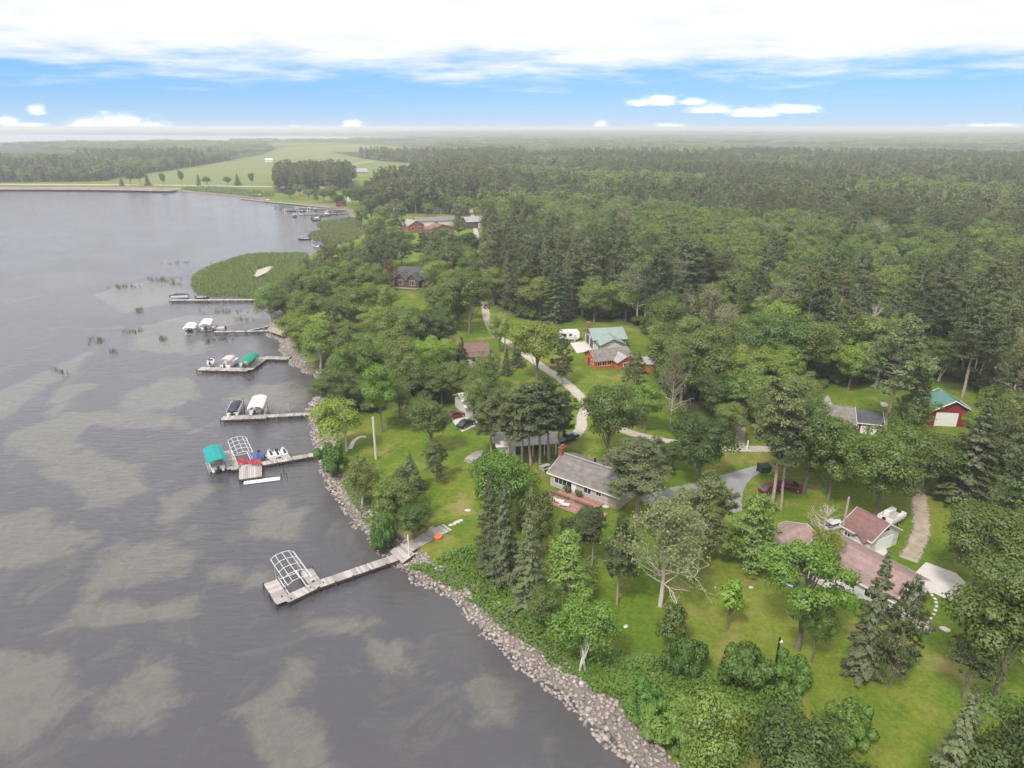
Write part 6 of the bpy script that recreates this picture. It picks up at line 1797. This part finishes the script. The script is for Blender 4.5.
    wall_block(0, L, 0, W, 2.5, 2.0).build('wall', MT['siding_tan'], r); roof_slabs(MB(), 0, L, 0, W, 2.5, 2.0, ov=.6).build('roof', MT['shingle_brown'], r); window(r, L * .25, 0, 1.5, 2, 1.2, bars=2); window(r, L * .6, 0, 1.5, 1.4, 1.1); door(r, L * .43, 0, .95, 2.05)
    m = MB(); m.box(-1.5, L * .6, -2.6, -.1, -.2, .12); m.build('terrace', MT['concrete'], r)
    # white house hidden in trees
    r, L = house_at('house', 'white house with a pale roof half hidden behind dark trees', 'house', (466, 407), (510, 400), 2.6)
    wall_block(0, L, 0, 7.5, 2.6, 1.7).build('wall', MT['siding_white'], r); roof_slabs(MB(), 0, L, 0, 7.5, 2.6, 1.7).build('roof', MT['metal_white'], r); window(r, L * .3, 0, 1.5, 1.4, 1.1); window(r, L * .7, 0, 1.5, 1.4, 1.1); door(r, L * .5, 0, .95, 2.05, m='siding_dark')
    p0 = at(448, 418); r2 = thing('terrace', 'pale paved terrace with two parked cars in front of the white house', 'terrace', (p0.x, p0.y, LAND))
    q = MB(); pts = [at(x, y) - Vector((p0.x, p0.y, LAND)) for x, y in ((448, 417), (466, 410), (480, 424), (462, 432))]; q.prism([(v.x, v.y) for v in pts], -.1, .08); q.build('paving', MT['concrete'], r2)
    car('dark red car parked on the terrace by the white house', (455.5, 417.5), ang_px((448, 417), (466, 412), LAND), 'carred', z=LAND + .08)
    car('black car parked on the terrace by the white house', (466, 426), ang_px((462, 432), (478, 424), LAND), 'carblack', z=LAND + .08)
    # carport behind the pine group
    r, L = house_at('carport', 'white roofed open carport behind the tall pine group', 'carport', (498, 446), (556, 442), 2.6)
    q = MB()
    for i in range(6):
        for y in (0, 6.5): q.box(L * i / 5 - .08, L * i / 5 + .08, y - .08, y + .08, -.1, 2.6)
    q.build('posts', MT['white'], r)
    roof_slabs(MB(), 0, L, 0, 6.5, 2.6, 1.1).build('roof', MT['metal_white'], r)
    m = MB(); m.box(0, L * .55, 6.2, 6.35, -.1, 2.58); m.box(-.0, L * .3, .0, .1, -.1, 2.58); m.build('wall', MT['siding_white'], r)
    M4 = Matrix.Translation(r.location) @ Matrix.Rotation(r.rotation_euler.z, 4, 'Z')
    q = M4 @ Vector((L * .8, 3.2, 0)); car('dark car under the white roofed carport', None, r.rotation_euler.z + PI / 2, 'carblack', loc=(q.x, q.y, LAND))
    # small shed behind
    # far red houses
    r, L = house_at('house', 'far red gabled house with a grey roof beside the gravel road', 'house', (408, 226), (424, 224.5), 4, 'red houses far along the road')
    wall_block(0, L, 0, 10, 4, 2.6, 'y').build('wall', MT['farred'], r); roof_slabs(MB(), 0, L, 0, 10, 4, 2.6, 'y').build('roof', MT['shingle_light'], r); window(r, L * .3, 0, 2.2, 1.6, 1.6); window(r, L * .7, 0, 2.2, 1.6, 1.6)
    r, L = house_at('house', 'far red house with a broad low gable, nearer the road', 'house', (432, 230), (454, 228), 3, 'red houses far along the road')
    wall_block(0, L, 0, 9, 3, 2.6, 'y').build('wall', MT['farred'], r); roof_slabs(MB(), 0, L, 0, 9, 3, 2.6, 'y').build('roof', MT['shingle_red'], r); window(r, L * .3, 0, 1.8, 1.6, 1.3); window(r, L * .7, 0, 1.8, 1.6, 1.3)
    r, L = house_at('long_shed', 'far long white walled shed behind the red houses', 'shed', (416, 221.5), (456, 220), 3)
    wall_block(0, L, 0, 9, 3, 2.0).build('wall', MT['siding_white'], r); roof_slabs(MB(), 0, L, 0, 9, 3, 2.0).build('roof', MT['shingle_grey'], r); window(r, L * .5, 0, 1.8, 2, 1.2)
    r, L = house_at('long_shed', 'far dark shed with a pale roof at the end of the gravel road', 'shed', (467, 222), (486, 221), 4)
    wall_block(0, L, 0, 11, 4, 2.2).build('wall', MT['siding_dark'], r); roof_slabs(MB(), 0, L, 0, 11, 4, 2.2).build('roof', MT['shingle_light'], r); door(r, L * .3, 0, 3.4, 3, m='shingle_dark', name='garage_door'); door(r, L * .72, 0, 3.4, 3, m='siding_white', name='garage_door')
    r, L = house_at('house', 'far brown house half hidden in trees behind the road', 'house', (441, 208), (449, 207), 4)
    wall_block(0, L, 0, 9, 4, 2.4).build('wall', MT['siding_tan'], r); roof_slabs(MB(), 0, L, 0, 9, 4, 2.4).build('roof', MT['shingle_pink'], r); window(r, L * .5, 0, 2, 2, 1.4)
    far = [(321, 188.5, 330, 188, 'siding_white', 'metal_white', 'tiny white house at the edge of the far pine stand'), (345, 192.5, 357, 192, 'siding_dark', 'shingle_light', 'tiny grey roofed house behind the far marina'), (349, 197.5, 360, 197, 'siding_white', 'shingle_grey', 'tiny house with a dark roof nearest the far marina'),
           (379, 186.5, 389, 186, 'siding_tan', 'metal_white', 'tiny pale roofed house in the trees right of the far marina'), (338, 202, 346, 201.5, 'siding_red', 'shingle_red', 'tiny red cabin at the far marina'), (296, 189.5, 303, 189.3, 'siding_tan', 'shingle_brown', 'tiny brown cabin in front of the far pine stand'), (265, 160, 272, 160, 'siding_white', 'metal_white', 'tiny white farmhouse by the far fields'), (352, 172, 368, 171.6, 'siding_tan', 'shingle_light', 'tiny long pale farm shed beyond the far pine stand')]
    for x0, y0, x1, y1, wm, rm, lb in far:
        r, L = house_at('house', lb, 'house', (x0, y0), (x1, y1), 3.4, 'tiny far houses')
        W = L * .75; wall_block(0, L, 0, W, 3.4, W * .24).build('wall', MT[wm], r); roof_slabs(MB(), 0, L, 0, W, 3.4, W * .24).build('roof', MT[rm], r)
        window(r, L * .3, 0, 1.8, 1.6, 1.3); window(r, L * .7, 0, 1.8, 1.6, 1.3)


# ------------------------------------------------------------------ vehicles and small things
def wheels(r, xs, y, rad=.34, wid=.22):
    for x in xs:
        for s in (-1, 1):
            w = MB(); w.tube([(x, s * y - wid / 2, rad), (x, s * y + wid / 2, rad)], rad, 14); o = w.build('wheel', MT['rubber'], r)
            h = MB(); h.tube([(x, s * (y + wid / 2 - .03), rad), (x, s * (y + wid / 2 + .012), rad)], rad * .6, 10); h.build('rim', MT['alu'], o)


def car(label, px, ang, paint, kind='car', z=LAND, loc=None):
    if loc is None:
        p = at(*px, z); loc = (p.x, p.y, z)
    nm = {'car': 'parked_car', 'pickup': 'pickup_truck', 'suv': 'parked_car'}[kind]
    r = thing(nm, label, 'pickup truck' if kind == 'pickup' else 'car', loc, ang)
    hl = 2.25 if kind == 'car' else 2.85
    b = MB()
    if kind == 'pickup':
        secs = [(-hl, .86, .5, .98), (-hl + .1, .95, .38, 1.06), (-.62, .98, .34, 1.06), (.0, .98, .34, 1.06), (1.3, .97, .34, 1.08), (hl - .3, .92, .4, 1.0), (hl, .8, .5, .85)]
    else:
        secs = [(-hl, .74, .45, .82), (-hl + .25, .86, .3, .96), (-.9, .9, .28, .98), (.9, .9, .28, .96), (hl - .35, .84, .3, .84), (hl, .7, .42, .66)]
    b.loft([[(x, -w * .94, z0), (x, w * .94, z0), (x, w, (z0 + z1) / 2), (x, w * .93, z1), (x, -w * .93, z1), (x, -w, (z0 + z1) / 2)] for x, w, z0, z1 in secs]); b.build('body', MT[paint], r, bevel=.03)
    c = MB()
    cs = [(-.55, .84, 1.04, 1.08), (-.42, .78, 1.04, 1.72), (.75, .78, 1.04, 1.74), (1.5, .82, 1.04, 1.09)] if kind == 'pickup' else [(-1.75, .78, .9, .95), (-1.0, .68, .9, 1.4), (.35, .68, .9, 1.42), (1.15, .78, .9, .96)]
    c.loft([[(x, -.84, z0), (x, .84, z0), (x, w, z1), (x, -w, z1)] for x, w, z0, z1 in cs]); c.build('window', MT['glass'], r)
    t = MB(); x0, x1, zz = (-.40, .73, 1.735) if kind == 'pickup' else (-.98, .33, 1.415)
    t.loft([[(x, -.7, zz), (x, .7, zz), (x, .62, zz + .05), (x, -.62, zz + .05)] for x in (x0, x1)]); t.build('roof', MT[paint], r)
    if kind == 'pickup':
        q = MB(); q.box(-hl + .15, -.7, -.74, .74, 1.062, 1.075); q.build('cargo_bed', MT['black'], r)
    wheels(r, (-hl * .62, hl * .62), .80)
    for s in (-1, 1):
        h = MB(); h.box(hl - .16, hl - .02, s * .55 - .15, s * .55 + .15, .66, .8); h.build('headlight', MT['whitegel'], r)
    return r


def build_vehicles():
    car('black pickup truck parked behind the tall pine group', (567, 441), ang_px((558, 445), (577, 437), LAND), 'carblack', 'pickup')
    car('white car parked behind the white garage', (832, 529), ang_px((824, 532), (842, 526), LAND), 'carwhite')
    car('maroon car under the trees beside the orange trunked pine', (770, 491), ang_px((764, 494), (780, 489), LAND), 'carred')
    car('dark red car under the leafy trees, farther from the driveway', (790, 489), ang_px((784, 487), (797, 490), LAND), 'carred')
    # camper
    p = at(569, 340); r = thing('camper_trailer', 'white camper trailer parked left of the green roofed garage', 'camper', (p.x, p.y, LAND), .08)
    b = MB(); b.loft([[(x, -1.2, z0), (x, 1.2, z0), (x, 1.2, z1), (x, -1.2, z1)] for x, z0, z1 in ((-2.9, .8, 2.7), (-2.6, .5, 3.0), (2.4, .5, 3.0), (2.9, 1.0, 2.6))]); b.build('body', MT['whitegel'], r, bevel=.08)
    s = MB(); s.box(-2.5, 2.4, -1.222, -1.205, .9, 1.1); s.build('stripe', MT['vinyl'], r)
    for x, w in ((-1.5, 1.0), (.2, .8)): window(r, x, -1.2, 1.9, w, .7, frame='alu', bars=0)
    door(r, 1.5, -1.2, .7, 1.85, m='alu'); wheels(r, (-.3, .6), 1.1, .33)
    a = MB(); a.tube([(2.8, -.5, .55), (4.1, 0, .5), (2.8, .5, .55)], .06, 5); a.build('hitch', MT['black'], r)
    # boat on trailer beside the garage
    p = at(890, 523.5); a = ang_px((883, 525), (897, 517), LAND)
    t = thing('boat_trailer', 'low trailer carrying the white pontoon boat behind the garage', 'trailer', (p.x, p.y, LAND), a)
    m = MB(); m.box(-2.6, 2.6, -.9, -.78, .42, .52); m.box(-2.6, 2.6, .78, .9, .42, .52)
    for x in (-2.2, 0, 2.2): m.box(x - .06, x + .06, -.777, .777, .43, .51)
    m.tube([(2.6, 0, .47), (4.0, 0, .47)], .06, 5); m.build('frame', MT['alu'], t); wheels(t, (-.4, .4), 1.0, .3)
    pontoon('white pontoon boat on a trailer on the grass behind the garage', (p.x, p.y, LAND + .82), a, None, 4.6, 2.4)
    # grill and bench beside the ranch house chimney
    p = at(545, 469); r = thing('picnic_table', 'grey picnic table beside the ranch house chimney', 'table', (p.x, p.y, LAND), .6)
    m = MB(); m.box(-.95, .95, -.38, .38, .72, .77); m.build('tabletop', MT['wood'], r)
    for s in (-1, 1):
        m = MB(); m.box(-.95, .95, s * .75 - .14, s * .75 + .14, .42, .46); m.build('bench', MT['wood'], r)
        m = MB(); m.hexa([(s * .7 - .04, -.8, 0), (s * .7 + .04, -.8, 0), (s * .7 + .04, .8, 0), (s * .7 - .04, .8, 0)], [(s * .7 - .04, -.3, .715), (s * .7 + .04, -.3, .715), (s * .7 + .04, .3, .715), (s * .7 - .04, .3, .715)]); m.build('leg', MT['wood'], r)
    # tarp covered boat on lawn
    p = at(475, 458); r = thing('covered_boat', 'small boat under a pale grey tarp on the lawn lake side of the pines', 'boat', (p.x, p.y, LAND), 1.0)
    m = MB(); m.loft([[(x, -w, 0), (x, w, 0), (x, w * .95, .5), (x, 0, h), (x, -w * .95, .5)] for x, w, h in ((-2.2, .9, .8), (-1, 1.1, 1.25), (.8, 1.05, 1.15), (2.3, .25, .75))]); m.build('tarp', MT['shingle_light'], r)
    m = MB(); m.loft([[(x, -w, .05), (x, 0, -.05), (x, w, .05), (x, w * 1.05, .18), (x, -w * 1.05, .18)] for x, w in ((-2.25, .92), (0, 1.14), (2.35, .27))]); m.build('hull', MT['alu'], r)
    # kayaks
    for px, an, c, lb in (((897, 669), 1.1, 'orange_plastic', 'orange kayak lying on the grass at the bottom of the lawn'), ((788, 585), 2.3, 'bluekayak', 'pale blue kayak on the grass beside the porch of the rose roofed house')):
        p = at(*px); r = thing('kayak', lb, 'kayak', (p.x, p.y, LAND), an)
        m = MB(); m.loft([[(x, -w, .2), (x, -w * .6, .04), (x, 0, z), (x, w * .6, .04), (x, w, .2), (x, w * .5, .32), (x, -w * .5, .32)] for x, w, z in ((-1.6, .04, .12), (-1.1, .24, .02), (0, .36, 0), (1.1, .24, .02), (1.6, .04, .12))]); m.build('hull', MT[c], r, True)
        m = MB(); m.prism([(.5 * math.cos(t), .2 * math.sin(t)) for t in np.arange(0, 6.28, .5)], .322, .35); m.build('cockpit', MT['black'], r)
    # green dumpster beside the driveway end
    p = at(764, 472); r = thing('dumpster', 'dark green waste container at the end of the asphalt driveway', 'container', (p.x, p.y, LAND), .15)
    m = MB(); m.hexa([(-.9, -.6, .1), (.9, -.6, .1), (.9, .6, .1), (-.9, .6, .1)], [(-1.05, -.75, 1.2), (1.05, -.75, 1.2), (1.05, .75, 1.4), (-1.05, .75, 1.4)]); m.build('body', MT['cargreen'], r)
    m = MB(); m.hexa([(-1.08, -.8, 1.21), (1.08, -.8, 1.21), (1.08, .8, 1.41), (-1.08, .8, 1.41)], [(-1.08, -.8, 1.27), (1.08, -.8, 1.27), (1.08, .8, 1.47), (-1.08, .8, 1.47)]); m.build('lid', MT['black'], r)
    # poles
    p = at(376, 459); post_thing('snag', 'bare pale tree trunk without branches standing on the lake lawn', 'dead trunk', (p.x, p.y, LAND), top_height(p, 417), .2, 'bark_white')
    p = at(840.5, 540); r = post_thing('utility_pole', 'pale wooden utility pole between the white car and the garage', 'utility pole', (p.x, p.y, LAND), top_height(p, 497), .16, 'wood')
    p = at(776, 662); r = post_thing('lamp_post', 'dark post with a small light at the foot of the lawn', 'lamp post', (p.x, p.y, LAND), top_height(p, 637), .13, 'black')
    m = MB(); m.box(-.05, .35, -.12, .12, top_height(p, 642), top_height(p, 642) + .16); m.build('lamp', MT['white'], r)
    p = at(747, 450); post_thing('white_post', 'white marker post beside the gravel road', 'post', (p.x, p.y, LAND), 2.0, .14, 'white')
    p = at(757, 471); post_thing('gate_post', 'dark post at the mouth of the asphalt driveway', 'post', (p.x, p.y, LAND), 1.7, .14, 'black')
    p = at(538, 343); r = post_thing('utility_pole', 'utility pole by the gravel road bend', 'utility pole', (at(505, 352).x, at(505, 352).y, LAND), 9.5, .15, 'wood')
    m = MB(); m.box(-1.1, 1.1, -.06, .06, 8.6, 8.75); m.build('crossarm', MT['wood'], r)
    # edging stones and scattered slabs
    V = rock_variants(); me = [npmesh('edging_stone', v, [f], MT['concrete']) for v, f in V[:3]]
    ed = [(929, 593), (932, 596), (934.5, 599.5), (936, 603), (936, 607), (935, 611), (933, 615), (930.5, 619), (928, 623), (925.5, 627), (923, 631), (920.5, 635)]
    for i, (x, y) in enumerate(ed):
        p = at(x, y); o = inst('edging_stone', me[i % 3], None, (p.x, p.y, LAND + .12), i, .55); tag(o, 'pale edging stone in the curved row below the concrete driveway', 'stone', 'curved row of edging stones')
    for x, y, s, lb in ((626, 627, .9, 'flat white slab lying on the lawn left of the small round tree'), (606, 507, 1.6, 'pale stone at the corner of the patio'), (468, 511, 1.3, 'pale boulder in the grass beside the big spruce clump'), (884, 405, 3.2, 'pale stone slab on the lawn behind the red cottage'), (945, 630, 1.5, 'pale heap of rock at the end of the yellow grass'), (751, 588, .8, 'pale stone on the lawn near the pale blue kayak')):
        p = at(x, y); o = inst('stone', me[0].copy(), None, (p.x, p.y, LAND + .1), x, (s, s * .8, s * .45)); tag(o, lb, 'stone')


# ------------------------------------------------------------------ sky, haze, light, camera
SUN_EL, SUN_AZ = 54.0, -148.0       # azimuth measured clockwise from the view direction


def world():
    w = bpy.data.worlds.new('World'); SC.world = w; w.use_nodes = True
    nt = w.node_tree; nt.nodes.clear(); N = nt.nodes.new; L = nt.links.new
    out = N('ShaderNodeOutputWorld'); bg = N('ShaderNodeBackground'); L(bg.outputs[0], out.inputs[0]); bg.inputs['Strength'].default_value = 0.1
    sky = N('ShaderNodeTexSky'); sky.sky_type = 'NISHITA'; sky.sun_disc = False; sky.sun_elevation = math.radians(SUN_EL); sky.sun_rotation = math.radians(SUN_AZ)
    sky.air_density = 1.0; sky.dust_density = 0.1; sky.ozone_density = 2.0
    tc = N('ShaderNodeTexCoord'); d = tc.outputs['Generated']

    def mth(op, a, b=None, c=None):
        n = N('ShaderNodeMath'); n.operation = op
        for i, x in enumerate((a, b, c)):
            if x is None: continue
            if isinstance(x, (int, float)): n.inputs[i].default_value = x
            else: L(x, n.inputs[i])
        return n.outputs[0]

    def mixc(f, a, b):
        n = N('ShaderNodeMix'); n.data_type = 'RGBA'
        for i, x in ((0, f), (6, a), (7, b)):
            if isinstance(x, tuple): n.inputs[i].default_value = (*x, 1)
            elif isinstance(x, float): n.inputs[i].default_value = x
            else: L(x, n.inputs[i])
        return n.outputs[2]
    sp = N('ShaderNodeSeparateXYZ'); L(d, sp.inputs[0])
    az = mth('ARCTAN2', sp.outputs[0], sp.outputs[1]); el = mth('ARCSINE', sp.outputs[2])
    cv = N('ShaderNodeCombineXYZ'); L(az, cv.inputs[0]); L(el, cv.inputs[1])
    # the small cumulus of the day: direction (azimuth, elevation) and half sizes, in degrees
    CL = []
    for px, py, rx, ry in [(90, 121, 40, 11), (120, 118, 50, 13), (150, 122, 30, 9), (37, 107, 16, 9), (6, 119, 22, 9), (30, 124, 30, 4), (352, 122, 16, 9), (292, 126, 14, 4.5), (600, 124, 12, 8), (655, 98, 40, 9), (690, 100, 26, 6), (712, 105, 36, 9), (755, 109, 40, 9), (795, 106, 36, 9), (672, 124.5, 26, 6), (992, 124.5, 60, 5)]:
        a, b = (px - 512) / FPX, (384 - py) / FPX
        v = Vector((a, CP + b * SP, -SP + b * CP)).normalized()
        s = math.hypot(1, a) * 1.0
        CL.append((math.atan2(v.x, v.y), math.asin(v.z), rx / FPX / (1 + a * a), ry / FPX / s))
    acc = None
    for a, e, ra, re in CL:
        m1 = N('ShaderNodeVectorMath'); m1.operation = 'SUBTRACT'; L(cv.outputs[0], m1.inputs[0]); m1.inputs[1].default_value = (a, e - re * .35, 0)
        m2 = N('ShaderNodeVectorMath'); m2.operation = 'DIVIDE'; L(m1.outputs[0], m2.inputs[0]); m2.inputs[1].default_value = (ra, re, 1)
        m3 = N('ShaderNodeVectorMath'); m3.operation = 'LENGTH'; L(m2.outputs[0], m3.inputs[0])
        f = mth('SUBTRACT', 1.0, m3.outputs['Value'])
        # flat bottom: fade quickly below the base line
        s2 = N('ShaderNodeSeparateXYZ'); L(m2.outputs[0], s2.inputs[0])
        f = mth('SUBTRACT', f, mth('MAXIMUM', mth('MULTIPLY_ADD', s2.outputs[1], -2.2, -0.75), 0.0))
        acc = f if acc is None else mth('MAXIMUM', acc, f)
    mp = N('ShaderNodeMapping'); mp.inputs['Scale'].default_value = (1, 2.2, 1); L(cv.outputs[0], mp.inputs['Vector'])
    nz = N('ShaderNodeTexNoise'); nz.inputs['Scale'].default_value = 42; nz.inputs['Detail'].default_value = 7; nz.inputs['Roughness'].default_value = .62; L(mp.outputs[0], nz.inputs['Vector'])
    cl = mth('ADD', acc, mth('MULTIPLY_ADD', nz.outputs['Fac'], 1.5, -0.85))
    cf = N('ShaderNodeMapRange'); cf.interpolation_type = 'SMOOTHSTEP'; L(cl, cf.inputs[0]); cf.inputs[1].default_value = 0.02; cf.inputs[2].default_value = 0.85
    # high thin cloud deck overhead that softens the light
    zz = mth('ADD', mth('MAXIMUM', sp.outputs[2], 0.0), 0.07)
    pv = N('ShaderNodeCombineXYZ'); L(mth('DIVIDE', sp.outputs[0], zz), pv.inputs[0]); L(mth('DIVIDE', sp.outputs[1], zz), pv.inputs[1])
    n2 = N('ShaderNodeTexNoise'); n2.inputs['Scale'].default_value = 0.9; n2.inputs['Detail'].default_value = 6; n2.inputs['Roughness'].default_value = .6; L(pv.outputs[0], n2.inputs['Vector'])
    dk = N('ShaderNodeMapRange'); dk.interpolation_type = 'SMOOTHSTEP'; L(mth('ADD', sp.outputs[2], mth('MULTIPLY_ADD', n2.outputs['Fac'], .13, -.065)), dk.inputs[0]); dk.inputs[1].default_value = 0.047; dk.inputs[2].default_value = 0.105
    tint = N('ShaderNodeMix'); tint.data_type = 'RGBA'; tint.blend_type = 'MULTIPLY'; tint.inputs[0].default_value = 1; L(sky.outputs[0], tint.inputs[6]); tint.inputs[7].default_value = (*SKYTINT, 1)
    hz = N('ShaderNodeMapRange'); hz.interpolation_type = 'SMOOTHSTEP'; L(el, hz.inputs[0]); hz.inputs[1].default_value = math.radians(2.6); hz.inputs[2].default_value = math.radians(-0.4)
    base = mixc(mth('MULTIPLY', hz.outputs[0], .85), mixc(.7, tint.outputs[2], (0.9, 2.55, 5.1)), (3.3, 4.4, 5.5))
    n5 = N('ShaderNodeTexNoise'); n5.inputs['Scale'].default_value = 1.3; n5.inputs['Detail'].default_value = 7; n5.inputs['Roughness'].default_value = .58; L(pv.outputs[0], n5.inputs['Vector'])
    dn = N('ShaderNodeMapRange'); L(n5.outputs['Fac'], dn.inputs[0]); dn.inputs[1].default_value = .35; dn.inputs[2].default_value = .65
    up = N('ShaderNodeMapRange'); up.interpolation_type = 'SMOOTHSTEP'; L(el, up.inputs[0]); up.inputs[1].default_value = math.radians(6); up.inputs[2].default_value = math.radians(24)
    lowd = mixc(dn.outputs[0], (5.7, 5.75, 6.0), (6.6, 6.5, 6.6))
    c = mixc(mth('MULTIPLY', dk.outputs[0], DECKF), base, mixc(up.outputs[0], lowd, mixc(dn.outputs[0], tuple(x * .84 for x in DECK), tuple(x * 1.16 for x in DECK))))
    n4 = N('ShaderNodeTexNoise'); n4.inputs['Scale'].default_value = 70; n4.inputs['Detail'].default_value = 5; L(mp.outputs[0], n4.inputs['Vector'])
    cs = N('ShaderNodeMapRange'); L(mth('ADD', cl, mth('MULTIPLY_ADD', n4.outputs['Fac'], 1.2, -.6)), cs.inputs[0]); cs.inputs[1].default_value = .1; cs.inputs[2].default_value = .7
    c = mixc(mth('MULTIPLY', cf.outputs[0], .95), c, mixc(cs.outputs[0], (6.0, 6.6, 7.3), (8.8, 8.9, 9.0)))
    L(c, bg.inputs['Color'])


SKYTINT = (0.70, 0.84, 1.12)
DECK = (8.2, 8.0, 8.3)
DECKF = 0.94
HAZE = 0.00024
SUNW = 2.1
EXPO = 0.80


def light_camera():
    s = bpy.data.lights.new('sun', 'SUN'); s.energy = SUNW; s.angle = math.radians(9); s.color = (1, .95, .88)
    o = bpy.data.objects.new('sun', s); COL.objects.link(o)
    e, a = math.radians(SUN_EL), math.radians(SUN_AZ)
    d = Vector((math.sin(a) * math.cos(e), math.cos(a) * math.cos(e), math.sin(e)))
    o.rotation_euler = d.to_track_quat('Z', 'Y').to_euler(); o.location = (0, 0, 300)
    b = MB(); b.box(-26000, 26000, -2500, 45000, -4.2, 66)
    m = bpy.data.materials.new('haze'); m.use_nodes = True; nt = m.node_tree; nt.nodes.clear()
    out = nt.nodes.new('ShaderNodeOutputMaterial'); v = nt.nodes.new('ShaderNodeVolumePrincipled'); nt.links.new(v.outputs[0], out.inputs['Volume'])
    v.inputs['Color'].default_value = (.82, .85, .89, 1); v.inputs['Density'].default_value = HAZE; v.inputs['Density Attribute'].default_value = ''; v.inputs['Anisotropy'].default_value = 0.1
    tag(b.build('haze', m), kind='stuff')
    c = bpy.data.cameras.new('camera'); co = bpy.data.objects.new('camera', c); COL.objects.link(co)
    c.sensor_width = 36; c.lens = 36 * FPX / 1024; c.clip_end = 100000; c.clip_start = .5
    co.location = (0, 0, H); co.rotation_euler = (PI / 2 - PITCH, 0, 0)
    SC.camera = co
    SC.view_settings.view_transform = 'Standard'; SC.view_settings.look = 'None'; SC.view_settings.gamma = 1; SC.view_settings.exposure = EXPO
    SC.render.engine = 'CYCLES'
    cy = SC.cycles
    cy.max_bounces = 6; cy.diffuse_bounces = 3; cy.glossy_bounces = 2; cy.transmission_bounces = 2; cy.transparent_max_bounces = 10; cy.volume_bounces = 2
    cy.use_denoising = True; cy.sample_clamp_indirect = 4; cy.caustics_reflective = False; cy.caustics_refractive = False


BRUSH1 = P2([(402, 560), (430, 562), (470, 545), (500, 575), (530, 602), (560, 625), (610, 650), (650, 670), (690, 700), (640, 705), (560, 668), (500, 622), (455, 585)])
BRUSH2 = P2([(340, 480), (352, 474), (378, 500), (398, 536), (392, 546), (376, 532), (354, 504)])
BRUSH3 = P2([(560, 640), (640, 655), (720, 676), (800, 690), (800, 720), (680, 720), (590, 690)])
BRUSH4 = P2([(300, 362), (318, 360), (340, 380), (335, 410), (322, 440), (318, 425), (316, 405), (328, 390), (318, 374)])
BRUSH5 = P2([(500, 560), (560, 545), (600, 560), (590, 620), (545, 630), (510, 605)])


def main():
    defmats()
    build_ground(); build_water(); build_roads()
    make_protos()
    build_heroes(); build_forest()
    build_reeds(); build_rocks()
    brush_mass('undergrowth', [BRUSH1, BRUSH2, BRUSH3, BRUSH4], [19000, 3600, 9000, 4500], 1.4, MT['brush'], 1)
    brush_mass('undergrowth', [BRUSH5], [3500], .8, MT['leaf'], 2)
    build_docks(); build_houses(); build_vehicles()
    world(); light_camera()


main()
